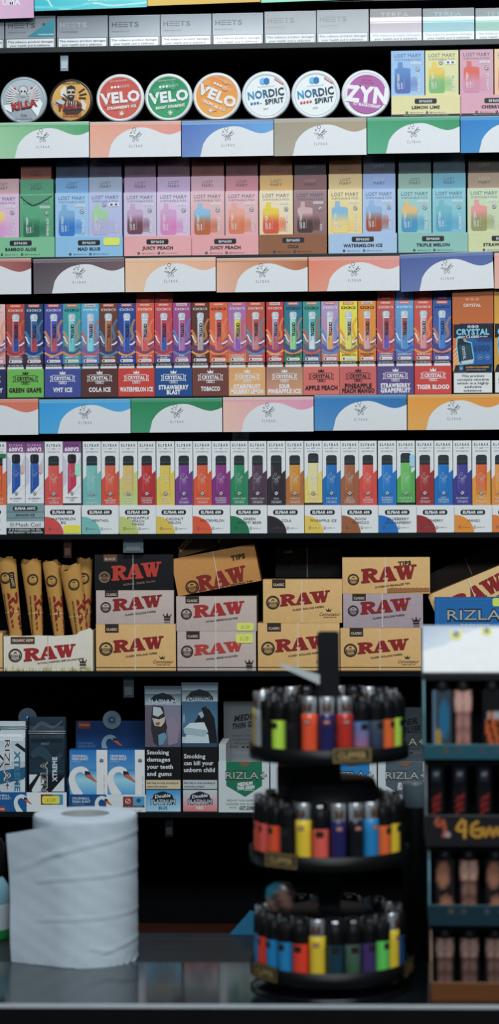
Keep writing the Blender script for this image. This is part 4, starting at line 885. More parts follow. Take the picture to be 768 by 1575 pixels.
# fourth stack
p = G(397, 958.3, 522.7, 1033); paper_box(p, TAN, TAN_S, 'tan paper carton behind the black post of the lighter stand'); z = p.base.z + p.h
p = G(405, 891.6, 526.6, 958.3, z); paper_box(p, TAN, TAN_S, 'tan paper carton set on top, right of the tilted tips box', foot=False); z4 = p.base.z + p.h
p = Print(424, 846, 524, 891, YS+.1); p.base.z = z4 + .0003; paper_box(p, (34,32,32), (20,20,22), 'black paper carton in deep shade behind the tan cartons', script=False, corner='', red=(52,42,42), K=(44,42,42), foot=False, dark=True, tagc=(40,36,34), hh=.5, v=33)  # lettering and tag colours dimmed to stand for the shade
# fifth stack
p = G(524, 966, 648, 1033); paper_box(p, TAN, TAN_S, 'tan paper carton at the bottom under a grey-lilac carton'); z = p.base.z + p.h
p = G(528.4, 913.7, 651, 966, z); paper_box(p, [(172,154,160),(168,150,157),(162,145,150),(158,142,148)], (105,92,96), 'grey-lilac paper carton between two tan boxes', script=False, foot=False, v=32, hh=.37); z = p.base.z + p.h
p = G(527, 857.7, 661.7, 913.5, z); o = paper_box(p, TAN, TAN_S, 'tan pre-rolled tips carton on top of the fifth stack', top_tag=False, script=False, corner='', sub='AUTHENTIC PRE-ROLLED TIPS', foot=False, v=40, hh=.40)
q = Print.__new__(Print); MB.__init__(q)
for k in ('w', 'h', 'pw', 'ph', 'sx', 'sz', 'g', 'm', 'dy', 'mapf'): setattr(q, k, getattr(p, k))
q.text('TIPS', 96, 9, 20, 6, (48,34,30), 6, 2, 4)
q.poly([(69,54.5),(134,53)] + [(134 - 3.2*j, 46.2 + (1.2 if j % 2 else 0)) for j in range(20)] + [(69, 48)], (150,98,52), 6)
q.build('torn_edge', o)
# hemp carton with cone packs standing in it
p = G(5.7, 975, 143, 1033, dy=.012, g=1.25)
BG = [(222,212,196),(226,216,200),(216,206,186),(212,202,182)]
w, h = p.pw, p.ph
p.m = KRAFT
kk = p.K((190,178,160))
p.box(-p.w/2, p.w/2, .001, .055, 0, .001, kk, KRAFT); p.box(-p.w/2, -p.w/2+.001, .001, .055, .001, p.h*.95, kk, KRAFT); p.box(p.w/2-.001, p.w/2, .001, .055, .001, p.h*1.1, kk, KRAFT); p.box(-p.w/2, p.w/2, .054, .055, .001, p.h*.9, kk, KRAFT)
topl = [(0,4),(14,2.5),(30,3.6),(52,2.2),(78,3.4),(100,2.2),(112,1.2),(118,-4),(126,-6),(132,-9),(135,-8),(w,-3)]
for (a, b) in zip(topl, topl[1:]):
    p.poly([a, b, (b[0], h), (a[0], h)], [(222,212,196)]*2+[(214,204,184)]*2, 0)
    A, B = p.co(a[0], a[1], 0), p.co(b[0], b[1], 0); p.face([A, B, (B[0], .001, B[2]), (A[0], .001, A[2])], kk, KRAFT)
    p.face([(A[0], .001, 0), (A[0], .001, A[2]), (B[0], .001, B[2]), (B[0], .001, 0)], kk, KRAFT)
p.rect(11, 4.5, 48, 15.5, (88,56,44), 2); p.text('ORGANIC HEMP', 29.5, 10, 33, 4, (222,206,186), 3, 1)
seal(p, 18, 33, 10.6, (62,48,42), (222,212,196)); RAW(p, 31, 42.5, 77, 20, 7, (158,36,40), 5); p.text('NATURAL UNREFINED HEMP ROLLING PAPERS', 88, 41.5, 72, 2.6, (70,60,52), 4, 1, 6)
crown(p, 122, 45, 11, (70,50,40), 4); p.rect(117, 46, 127, 49, (70,50,40), 4); p.text('KING', 122, 52, 8, 3, (70,50,40), 4, 1)
for j in range(90):
    u = random.uniform(2, w-2); l = random.uniform(3, 12)*(.6+.4*math.sin(u*.11)**2); dx = random.uniform(-2.5, 2.5)
    p.poly([(u-.6, h),(u+.6, h),(u+dx, h-l)], random.choice([(150,150,60),(176,172,80),(120,128,50),(200,190,110)]), 3)
hb = p.finish('carton', 'off-white hemp paper carton with printed grass, holding kraft cone packs', 'rolling paper carton', 'rolling paper cartons on the kraft shelf', root='paper_carton')
s_ = MB(); s_.box(-.0006, .0006, -.0014, -.0003, 0, p.h*.95, p.K((190,186,178)), CARD); s_.build('tear_strip', hb)
p = G(-40, 973, 4, 1033, dy=.012); paper_box(p, TAN, TAN_S, 'tan carton sliver at the picture edge beside the hemp carton', script=False, corner='', top_tag=False)
# cone packs
def cone(xt0, xt1, yt, xb0, xb1, yb, dy, label, face=0.0, tagged=False):
    Y = YS + dy
    a, b = at((xt0+xt1)/2, yt, Y), at((xb0+xb1)/2, yb, Y)
    R1, R0 = (xt1-xt0)/2*.00093, (xb1-xb0)/2*.00093
    ax = (a-b); hgt = ax.length
    # carry the taper down to the floor of the carton
    zf = Z['G'] + .0015; t = (zf - b.z)/(a.z - b.z); base = b + ax*t; r0 = max(.003, R0 + (R1-R0)*t)
    ax = a - base; hgt = ax.length
    e = empty('cone_pack', base, (0, math.atan2(ax.x, ax.z), 0)); tag(e, label, 'cone pack', 'kraft cone packs in the hemp carton')
    m = MB(); n = 28; g1 = 1.05
    K1, K2 = rgb((200,146,68), g1), rgb((170,116,50), g1)
    ph = random.uniform(0, 6)
    rings = []
    for j in range(9):
        f = j/8
        r = r0 + (R1-r0)*f; ring = []
        for i in range(n):
            th = 2*PI*i/n
            zz = hgt*f + (0.0035*math.cos(2*th+ph) + .0015*math.cos(5*th))*(f**8)
            ring.append((r*math.cos(th)*(1+.02*f*math.cos(3*th)), r*.62*math.sin(th) + .0, zz))
        rings.append(ring)
    vs = [q for r_ in rings for q in r_]
    m.mesh(vs, [(j*n+i, j*n+(i+1) % n, (j+1)*n+(i+1) % n, (j+1)*n+i) for j in range(8) for i in range(n)], K1, KRAFT, True)
    m.face(rings[0][::-1], K1, KRAFT)
    inn = [(x*.93, y*.93, z-.006) for x, y, z in rings[-1]]
    m.mesh(rings[-1] + inn, [(i, (i+1) % n, n+(i+1) % n, n+i) for i in range(n)], K2, KRAFT); m.face(inn, K2, KRAFT)
    m.build('wrapper', e)
    fl = MB()
    fl.mesh([(-R1*.8, .002, hgt-.003), (R1*.8, .002, hgt-.003), (R1*.6, .004, hgt+.0045), (0, .005, hgt+.002), (-R1*.7, .004, hgt+.005), (-R1*.8, .003, hgt-.003), (R1*.8, .003, hgt-.003), (R1*.6, .005, hgt+.0045), (0, .006, hgt+.002), (-R1*.7, .005, hgt+.005)], [(0,1,2,3,4),(9,8,7,6,5),(0,5,6,1),(1,6,7,2),(2,7,8,3),(3,8,9,4),(4,9,5,0)], K1, KRAFT); fl.build('top_flap', e)
    pr = Print.__new__(Print); MB.__init__(pr); pr.g = g1; pr.m = KRAFT; pr.dy = 0; pr.pw = 30; pr.ph = 120; pr.sx = pr.sz = .00093
    def mp(u, v, L):                                       # u: pixels across the front, v: pixels down from the top
        f = 1 - v*.00093/hgt; r = r0 + (R1-r0)*f
        th = -PI/2 + face + (u-15)*.00093/r
        rr = r*1.0 + .0004 + L*EPS
        return (rr*math.cos(th)*(1+.02*f*math.cos(3*th)), (rr)*.62*math.sin(th) - .0002, hgt*f)
    pr.mapf = mp
    K = (72,44,26)
    if tagged: pr.rect(17, 20, 26, 46, (44,36,30), 2); pr.text('CLASSIC', 21.5, 33, 20, 4, (205,185,150), 3, 1, -84)
    seal(pr, 11, 28, 9, (70,52,36), (206,156,78))
    save = pr.mapf
    pr.mapf = lambda u, v, L: mp(17 - (v-60)*1.0 + 4, 52 + u, L)
    RAW(pr, 0, 70, 58, 16, 0, (140,34,30), 5)
    pr.text('NATURAL UNREFINED ROLLING PAPERS', 32, 75.5, 62, 2.6, K, 4, 1)
    pr.build('print', e)
    bd = MB(); f = .52; rr = r0 + (R1-r0)*f + .0004
    bd.mesh([(rr*math.cos(2*PI*i/n), rr*.62*math.sin(2*PI*i/n), hgt*f + d) for d in (-.0007, .0007) for i in range(n)], [(i, (i+1) % n, n+(i+1) % n, n+i) for i in range(n)], rgb((225,200,150)), CARD, True); bd.build('band', e)
cone(-6, 25, 861, 14, 34, 975, .036, 'kraft cone pack with a black classic tag, outermost by the picture edge', 0.05, True)
cone(31, 63.5, 864, 48, 66, 975, .036, 'kraft cone pack, second from the picture edge in the hemp carton', 0.45)
cone(64.5, 94, 866, 82, 99, 975, .036, 'kraft cone pack, third from the picture edge in the hemp carton', 0.2)
cone(90, 125, 872, 112, 135, 975, .026, 'kraft cone pack leaning in front of the last one, nearest the black carton', 0.5)
cone(118, 143, 862, 122, 138, 975, .046, 'kraft cone pack half hidden behind the front leaning one', 0.3)
# the tilted tips box with open flaps
p = Print(270, 868, 400, 926, YS+.026, 10.5, GG); p.base = at(338, 921, YS+.026); p.base.z = z3 + .011
p.m = KRAFT
fr = [p.K((182,122,60))]*2 + [p.K((192,134,68))]*2
p.box(-p.w/2, p.w/2, 0, .045, .0, p.h, p.K((120,78,40)), KRAFT, fr)
seal(p, 24, 48, 10.5, (58,40,28), (186,128,64)); RAW(p, 33, 57, 74, 24, 3, (126,32,28), 5); p.text('TIPS', 102, 15.5, 22, 7, (44,32,26), 6, 2, 2); p.text('AUTHENTIC ORIGINAL TIPS', 84, 56, 66, 3, (52,38,28), 5, 1, 0); p.text('Original', 106, 62 if False else 55, 1, 1, (52,38,28), 5, 0)
tb = p.finish('carton', 'brown tips carton tilted on the third stack with its lid open', 'rolling paper carton', 'rolling paper cartons on the kraft shelf', root='paper_carton')
s_ = MB(); s_.box(-.0006, .0006, -.0012, -.0002, 0, p.h, p.K((200,180,150)), CARD); s_.build('tear_strip', tb)
for nm, q in (('lid_flap', [(10,0),(72,-6),(56,-38),(50,-44),(14,-16)]), ('lid_flap', [(74,0),(128,0),(128,-4),(96,-36),(90,-30)])):
    f = Print.__new__(Print); MB.__init__(f)
    for k in ('w', 'h', 'pw', 'ph', 'sx', 'sz', 'g', 'm', 'dy', 'mapf'): setattr(f, k, getattr(p, k))
    def fold(u, v, L, p=p): return ((u-p.pw/2)*p.sx, .012 - v*.00012 - L*EPS, (p.ph - v)*p.sz)
    f.mapf = fold
    f.poly(q, (92,64,38), 0); f.mapf = lambda u, v, L: (fold(u, v, L)[0], fold(u, v, L)[1] + .001, fold(u, v, L)[2]); f.poly(q[::-1], (92,64,38), 0)
    f.mapf = fold
    if q[0][0] == 10: f.poly([(12,-15),(50,-43),(55,-37),(15,-8)], (205,150,85), 1); f.text('NATURAL TIPS', 33, -25.5, 42, 3.6, (110,60,36), 2, 2, 36)
    else: f.poly([(74,-14),(90,-31),(95,-35.5),(76,-9)], (190,140,85), 1)
    f.build(nm, tb)
# sixth: blue carton, tips box leaning on it, dark boxes behind
p = On('G', 669.6, 918.6, 800, 1033, .012, 0, 1.1); B6 = (14,106,176); p.body(.016, B6, (10,70,120))
def rizla(p, u, v, w, h, col, edge, L=3, ang=0):
    p.text('RIZLA', u-w*.09, v, w*.8, h*1.06, edge, L, 2, ang); p.text('RIZLA', u-w*.09, v, w*.785, h*.93, col, L+1, 0, ang)
    a = math.radians(ang); X, Y = u + w*.42*math.cos(a), v - w*.42*math.sin(a)
    for q, c in ((1.0, edge), (.78, col)):
        for t in (0, PI/2): p.ribbon([(X-h*.45*q*math.cos(t-a), Y-h*.45*q*math.sin(t-a), h*.34*q),(X, Y, h*.16*q),(X+h*.45*q*math.cos(t-a), Y+h*.45*q*math.sin(t-a), h*.34*q)], 1, c, L+2 if c == edge else L+3, 1)
rizla(p, 70, 27, 105, 16.5, (176,176,166), (22,44,70)); p.text('BLUE KING SIZE SLIM', 62, 42.5, 44, 3, (205,218,230), 3, 1); p.frame(4, 4, 126, 88, .5, (60,140,195), 2)
b6 = p.finish('carton', 'bright blue rolling paper carton with outlined lettering behind the pale header board', 'rolling paper carton', 'rolling paper cartons on the kraft shelf', root='paper_carton')
sticker(p, b6, 89, 1.5, 112, 14, (215,232,90)); z6 = p.base.z + p.h
p = Print(664, 890, 800, 950, YS+.032, 22.5, GG); p.base = at(744, 945, YS+.032)
paper_box(p, [(214,174,114),(218,180,122),(210,170,110),(208,168,108)], (110,78,46), 'tan tips carton tilted steeply behind the blue carton', top_tag=False, script=False, corner='', foot=False, v=42, hh=.42, sub='AUTHENTIC ORIGINAL TIPS', strap=.49)
q = Print.__new__(Print); MB.__init__(q)
p = Print(650, 858, 800, 920, YS+.10, 23.5, .5); p.base = at(742, 915, YS+.10)  # low colour gain puts the shade into this carton's print
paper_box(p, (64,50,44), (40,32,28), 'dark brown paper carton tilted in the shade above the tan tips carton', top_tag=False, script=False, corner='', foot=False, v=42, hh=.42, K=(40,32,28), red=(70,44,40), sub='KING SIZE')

# ------------------------------------------------------------------ bottom shelf: pouches, filter boxes, warning packs, paper trays
HG = 1.25
def Hh(x0, y0, x1, y1=1250, dy=.004, up=0.0, g=HG, mat=CARD): return On('H', x0, y0, x1, y1, dy, 0, g, mat, up)
def swan(p, u, v, k, L=3, white=(226,234,238)):
    """bird's neck and head; u, v = lower left of the neck, k = scale"""
    p.ribbon([(u+17*k,v,15*k),(u+9*k,v-14*k,12*k),(u+5.5*k,v-27*k,9.5*k),(u+10*k,v-38*k,9*k),(u+20*k,v-42*k,9*k),(u+28*k,v-38*k,9.5*k),(u+30*k,v-34*k,5*k)], 8, white, L, 5)
    p.poly([(u+27*k,v-38*k),(u+33*k,v-36*k),(u+46*k,v-22*k),(u+42*k,v-22.5*k),(u+27*k,v-31*k)], (196,92,66), L+1)
    p.poly([(u+26*k,v-39.5*k),(u+33*k,v-38.5*k),(u+36*k,v-33*k),(u+31*k,v-34.5*k),(u+28*k,v-32*k),(u+26*k,v-35*k)], (40,40,46), L+2)
def sun(p, u, v, r, L=3, bg=None):
    if bg: p.disc(u, v, r, bg, L, 26)
    c = (30,75,120)
    for k in range(12): t = PI/6*k; p.ribbon([(u+.18*r*math.cos(t), v+.18*r*math.sin(t), r*.16),(u+.62*r*math.cos(t), v+.62*r*math.sin(t), r*.02)], 1, c, L+1, 1)
    p.disc(u, v, r*.3, c, L+2, 14); p.disc(u, v, r*.14, (120,175,215), L+3, 10)
SW = (10,78,142)
# tray under the pouches
p = Hh(-76, 1218.5, 102.5); tray(p, (12,84,146))
W_ = p.pw
p.rect(76, 0, 76, 0, SW, 1); p.rect(117, 0, W_, p.ph, (212,218,220), 2); swan(p, 97, 32, .62, 3, (205,215,222))
p.text('CRUSHBALL', 78, 5, 26, 3.2, (180,205,222), 3, 1); p.text('FRESH BURST', 79, 9.6, 28, 3.2, (180,205,222), 3, 1); p.rect(74, 22, 84, 30, (165,52,40), 3); p.text('SWAN', 79, 26, 8, 3, (235,215,205), 4, 1)
p.rect(139, 3, 157, 19, (120,44,36), 3); p.rect(157, 3, 173, 19, (60,140,180), 3)
r = p.finish('tray_body', 'blue and white filter tray with bird emblem under the two foil pouches', 'display tray', 'filter trays on the bottom shelf', root='display_tray')
sticker(p, r, 141, 5.5, 168, 17.5, (230,208,60), '£1.29')
def pouch(x0, y0, x1, zy, dark, label):
    p = Hh(x0, y0, x1, 1249, .008, .001, mat=FILM); w, h = p.pw, p.ph
    W = p.w/2; D = .016                                                        # pillow body, thin at the sealed top
    prof = [(0, 1.0), (.55, 1.0), (.78, .7), (.9, .25), (1, .06)]
    vs = []
    for f, t in prof:
        for x, yy in ((-1, .5), (-.9, .06), (.9, .06), (1, .5), (.9, .94), (-.9, .94)): vs.append((x*W, .0015 + D*(.5 + (yy-.5)*t) - D*.5*t*.0 - (1-t)*D*.48*0, f*p.h))
    n = 6
    p.mesh(vs, [(j*n+i, j*n+(i+1) % n, (j+1)*n+(i+1) % n, (j+1)*n+i) for j in range(4) for i in range(n)], p.K((30,44,54)), FILM, True)
    ft = lambda v: (1 - v/h)
    def front(u, v, L):
        f = max(0, min(1, 1 - v/h)); t = 1.0
        for (a, ta), (b, tb) in zip(prof, prof[1:]):
            if a <= f <= b: t = ta + (tb-ta)*(f-a)/(b-a)
        return ((u-w/2)*p.sx*.9, .0015 + D*(.5 - .44*t) - L*EPS - .0002, (h-v)*p.sz)
    p.mapf = front
    S = [h*q for q in (0, .1, .22, .45, 1)]
    Kb, Kw = (20,32,40), (206,214,218)
    for a, b in zip(S, S[1:]): p.rect(0, a, w, b, (32,52,64) if dark else (176,190,198), 1, (24,40,52) if dark else (196,206,210))
    if not dark:
        p.poly([(0,10),(20,10),(0,34)], Kb, 2); p.poly([(w,26),(w-18,36),(w,48)], Kb, 2); p.poly([(0,60),(14,48),(26,60),(10,80),(0,74)], Kb, 2)
        p.poly([(0,84),(16,76),(w,70),(w,88),(0,100)], (34,92,128), 2, ); p.poly([(w-20,108),(w,86),(w,108)], Kw, 3); p.poly([(0,88),(18,108),(0,108)], Kb, 3); p.rect(10, 20, w-5, 24, (225,232,236), 3)
        p.text('RIZLA+', w*.49, 66, 76, 10.5, (226,230,232), 4, 2, -90); p.text('RIZLA+', w*.49, 66, 75, 9, (44,50,56), 5, 0, -90); p.text('XTREME', w*.1, 72, 60, 8, (226,234,240), 5, 2, -90); p.text('XTREME', w*.78, 76, 62, 9, (60,120,150), 4, 2, -90)
    else:
        p.rect(2, 34, w-2, 84, (20,36,46), 2, (26,62,80)); p.ribbon([(4,60,8),(20,52,16),(40,66,10),(56,56,6)], 5, (40,66,80), 3); p.ribbon([(6,20,3),(20,10,7),(40,16,4),(56,6,3)], 4, (60,80,90), 3)
        p.poly([(0,88),(14,88),(4,100),(0,104)], Kw, 3); p.poly([(4,112),(18,90),(26,98),(20,114),(6,116)], Kw, 3); p.poly([(38,114),(w,92),(w,114)], Kw, 3); p.rect(0, 88, w, 116, (22,28,34), 2)
        p.text('MINT', w*.46, 41, 14, 4, (96,116,128), 4, 1); p.text('RIZLA', w*.42, 92, 48, 11, (176,176,172), 4, 2, 90); p.text('RIZLA', w*.42, 92, 47, 9.5, (48,48,48), 5, 0, 90); p.text('XTREME', w*.73, 80, 38, 7.5, (190,200,206), 5, 2, 90)
    o = p.finish('foil_body', label, 'foil pouch', 'foil pouches on the bottom shelf', root='foil_pouch')
    z = MB()
    for q in (0, 3.2): 
        c = front(w/2, zy+q, 0); z.tube([(-W*.96, c[1]-.0006, c[2]), (0, c[1]-.001, c[2]), (W*.96, c[1]-.0006, c[2])], .0009, 8, rgb((150,166,174)), FILM)
    z.build('zip_seal', o); return p
pouch(-18, 1110, 41.5, 8, False, 'black and white zigzag foil pouch by the picture edge')
pouch(42, 1103.5, 101.8, 22, True, 'dark teal foil pouch with a ridged zip beside the bird boxes')
p = Hh(28, 1090, 58, 1250, .034, .001); tray_back = p
p.poly([(0,30),(30,30),(30,p.ph-1),(0,p.ph-1)], (30,50,70), 0); p.box(-p.w/2, p.w/2, .0002, .0012, 0, p.h-.03, p.K((30,50,70)), CARD); p.dy = 0; p.disc(15, 13, 14, (58,72,84), 1, 26); p.box(-.0045, .0045, .0002, .0012, p.h-.035, p.h-.004, p.K((58,72,84)), CARD); sun(p, 15, 13, 11, 2)
p.lathe([(14*p.sx, .0002), (14*p.sx, .0012)], 26, p.K((58,72,84)), CARD, 'Y', 0, 0, (p.ph-13)*p.sz)
p.finish('header_board', 'dim header board with a round sun disc behind the foil pouches', 'header board')
# bird tray with two packs
p = Hh(105.5, 1222, 224.5); tray(p, [(12,72,130),(14,80,140),(14,80,140),(10,64,118)], depth=.075); 
p.rect(58, 0, p.pw, p.ph, (206,213,216), 2); swan(p, 40, 30, .6, 3, (206,216,222)); p.text('CRUSHBALL', 19, 6, 27, 3.6, (185,210,226), 3, 1); p.text('FRESH BURST', 20, 11, 28, 3.6, (185,210,226), 3, 1); p.text('EXTRA SLIM', 15, 15, 18, 2, (110,160,190), 3, 0)
p.rect(84, 3, 99.5, 17, (140,44,40), 3); p.rect(99.5, 3, 117, 17, (70,150,190), 3); p.ring(91.5, 10, 4, 3.2, (235,220,215), 4, 14); p.ribbon([(88.5,13),(94.5,7)], .8, (235,220,215), 5); p.disc(108, 9, 3.4, (30,80,120), 4, 10); p.rect(84, 17, 117, 19.5, (30,34,40), 3); p.text('18+ ONLY NO MINORS', 100, 18.3, 28, 1.5, (190,195,198), 4, 0); p.text('RECYCLE ME', 98, 25, 28, 2.2, (120,126,132), 3, 0)
r = p.finish('tray_body', 'blue and white filter tray holding two bird-printed filter boxes', 'display tray', 'filter trays on the bottom shelf', root='display_tray')
q = Print.__new__(Print); MB.__init__(q)
for k in ('w', 'h', 'pw', 'ph', 'sx', 'sz', 'g', 'm', 'mapf'): setattr(q, k, getattr(p, k))
q.dy = .078; yq = .078
hd = (1250-1118)*p.sz
q.box(-p.w/2, p.w/2, yq, yq+.001, 0, hd, q.K((8,52,104)), CARD)
o_ = 1222-1118
q.poly([(0,-o_),(p.pw,-o_),(p.pw,-o_+50),(0,-o_+50)], [(10,56,110),(10,52,104),(12,66,124),(12,66,124)], 1)
q.rect(4, -o_, 23, -o_+11, (140,58,44), 2); q.text('SWAN', 13.5, -o_+5.5, 16, 4, (206,150,135), 3, 1); swan(q, 40, -o_+54, .72, 2, (130,158,182)); q.text('CRUSHBALL', 17, -o_+34, 26, 3.6, (66,112,156), 2, 1); q.text('FRESH BURST', 18, -o_+39, 28, 3.6, (66,112,156), 2, 1); q.ring(107, -o_+38, 7, 6.3, (60,104,150), 2, 16); q.text('x20', 107, -o_+38, 9, 4, (60,104,150), 2, 1)
hb_ = empty('header_board', p.base); tag(hb_, 'dark blue header board with a bird and round sun badge, behind two filter boxes', 'header board')
q.build('board', hb_)
q2 = MB(); rr = 14.3*p.sx
cx, cz = (162.8-165)*p.sx, (1250-1116.5)*p.sz
q2.lathe([(rr, yq-.0025), (rr, yq-.0012)], 32, rgb((132,154,170)), CARD, 'Y', cx, 0, cz); 
b_ = Print.__new__(Print); MB.__init__(b_)
for k in ('w', 'h', 'pw', 'ph', 'sx', 'sz', 'g', 'm', 'mapf'): setattr(b_, k, getattr(p, k))
b_.dy = yq-.0026; sun(b_, p.pw/2 + (162.8-165), p.ph-(1250-1116.5), 14, 2)
q2.build('sun_badge', hb_); b_.build('sun_print', hb_)
for x0, x1, nm in ((107.3,165.8,'beside the dark pouch'),(166.6,223,'beside the tooth warning pack')):
    p = Hh(x0, 1153.3, x1, 1249, .0062, .001); A, Bc = (18,112,182), (120,185,225)
    p.body(.02, [A, A, Bc, Bc], (12,80,140))
    p.rect(0, 30, p.pw, 46, (22,120,190), 1, (150,205,235)); p.rect(0, 46, p.pw, 70, (150,205,235), 1, (60,150,210))
    p.rect(41.5, 0, p.pw, p.ph, (218,225,230), 2); p.ribbon([(41.5,1),(41.5,95)], .5, (150,175,195), 3, 1)
    swan(p, -2, 71, .98, 3, (226,233,237)); p.text('CRUSHBALL', 16, 9.5, 25, 3.6, (226,236,242), 4, 1); p.text('FRESH BURST', 16.5, 14.2, 25, 3.6, (226,236,242), 4, 1); p.text('EXTRA SLIM', 10, 18.4, 14, 1.8, (170,205,230), 4, 0)
    sun(p, 49.5, 16.5, 6.5, 4); p.text('FILTER TIPS', 53.5, 54, 30, 2, (150,165,178), 4, 0, 90)
    p.finish('filter_box', 'blue and white filter tip box with a bird and sun, ' + nm, 'filter box', 'filter tip boxes on the bottom shelf')
# flat packs with health warnings
def warn(x0, x1, y0, lines, photo, lab, labn, strip, label):
    p = Hh(x0, y0+29, x1, 1250, .0055, .0005, mat=CARD); w, h = p.pw, p.ph; off = y0+29
    Y_ = lambda y: y - off
    p.body(.016, (20,24,30), (16,18,22))
    photo(p, Y_)
    p.rect(0, Y_(1149), w, Y_(1199), (10,11,14), 3)
    for j, (t, wd_) in enumerate(lines): p.text(t, 2.5 + wd_/2, Y_(1157 if len(lines) == 4 else 1163) + j*(11 if len(lines) == 4 else 10.5), wd_, 6.4, (206,210,212), 4, 1)
    p.rect(.6, Y_(1199), w-.6, Y_(1214), (24,26,30), 3); p.rect(1, Y_(1199.6), w-1, Y_(1213.4), strip, 4); p.text('Get help to stop smoking at', w/2-1, Y_(1204), w-6, 2.8, (40,40,44), 5, 1); p.text('www.nhs.uk/quit', 18, Y_(1209.6), 31, 2.8, (40,40,44), 5, 1)
    p.poly([(1,Y_(1215)),(w-1,Y_(1215)),(w-1,Y_(1248)),(1,Y_(1248))], lab, 3)
    p.poly([(9,Y_(1233)),(13,Y_(1222)),(20,Y_(1219)),(27,Y_(1217)),(34,Y_(1219)),(41,Y_(1222)),(45,Y_(1233))], (24,34,44), 4)
    p.text('Double', 27, Y_(1224), 24, 5, (215,222,226), 5, 1, 6, .25); p.text('PLATINUM', 27, Y_(1233), 38, 8.4, (20,26,34), 5, 2); p.text('PLATINUM', 27, Y_(1233), 36, 6.6, (176,190,198), 6, 1)
    p.text(labn, 27, Y_(1242.5), 13 if labn == 'BLUE' else 11, 4.8, (20,70,120) if labn == 'BLUE' else (226,226,228), 5, 1)
    o = p.finish('pack_body', label, 'warning pack', 'tall packs with health warnings', root='warning_pack')
    f = Print.__new__(Print); MB.__init__(f)
    for k in ('w', 'h', 'pw', 'ph', 'sx', 'sz', 'g', 'mapf'): setattr(f, k, getattr(p, k))
    f.m = FILM; f.dy = .0015; top = -29
    f.box(-p.w/2-.001, p.w/2+.001, .002, .006, p.h-.001, p.h+29*p.sz, f.K((62,72,80)), FILM)
    f.rect(0, top+2, w, top+12, (40,50,58), 1, (120,134,144)); f.rect(0, top+12, w, 0, (66,78,86), 1, (160,172,180))
    f.poly([(6,-6),(14,-15),(27,-19),(40,-15),(48,-6)], (26,32,38), 2); f.text('PLATINUM', 27, -5, 42, 6.6, (170,184,192) if photo is teeth else (70,82,90), 3, 1); f.frame(20, -1, 33, 4, .8, (150,160,166), 3)
    f.build('header_flap', o)
    return p
def teeth(p, Y_):
    w = p.pw
    p.strips([(0,0,w),(Y_(1149),0,w)], ramp(0, Y_(1149), (116,116,136), (128,118,136), (84,84,108)), 1)
    p.poly([(0,0),(12,0),(9,24),(14,50),(18,64),(0,64)], (92,86,100), 2)
    p.poly([(12,0),(28,2),(31,20),(34,34),(30,54),(20,64),(13,58),(9,36),(10,14)], (46,42,48), 2)
    p.poly([(13,2),(24,4),(28,12),(20,18),(12,15)], (172,186,190), 3); p.poly([(11,20),(22,22),(31,18),(30,26),(25,33),(15,32)], (188,176,160), 3); p.poly([(16,27),(23,26),(22,31),(17,31)], (140,84,70), 4); p.poly([(20,46),(30,42),(33,48),(28,60),(21,62)], (96,140,165), 3)
    p.poly([(34,24),(44,16),(52,34),(50,58),(36,62)], (134,122,140), 2)
def coffin(p, Y_):
    w = p.pw; h = Y_(1149)
    p.strips([(0,0,w),(h,0,w)], ramp(0, h, (52,86,112), (70,112,140), (40,66,90)), 1)
    p.poly([(26,64),(28,20),(34,8),(42,12),(50,26),(54,64)], (16,20,26), 2); p.poly([(30,10),(37,7),(39,16),(33,19)], (22,22,24), 3); p.poly([(25,18),(31,15),(34,22),(28,28)], (150,166,176), 3); p.poly([(18,34),(26,20),(32,30),(28,36)], (20,26,32), 3)
    p.poly([(2,42),(12,33),(34,32),(40,46),(34,54),(4,50)], (196,208,212), 4); p.poly([(2,42),(6,40),(38,44),(40,47),(34,54),(4,50)], (150,172,182), 5); p.poly([(6,51),(40,50),(42,64),(4,64)], (182,200,208), 4)
    p.rect(2, 20, 4, 33, (140,160,172), 3); p.rect(0, 54, 10, 64, (170,190,200), 3)
warn(224, 279, 1055.5, [('Smoking', 34), ('damages', 36), ('your teeth', 40), ('and gums', 38)], teeth, [(40,140,200),(40,140,200),(170,205,220),(150,195,215)], 'BLUE', (200,186,150), 'tall warning pack reading Smoking damages your teeth and gums')
warn(281, 335.5, 1050, [('Smoking', 33), ('can kill your', 45.5), ('unborn child', 47.5)], coffin, [(176,196,206),(186,200,206),(206,120,116),(206,110,108)], 'RED', (176,184,186), 'tall warning pack reading Smoking can kill your unborn child')
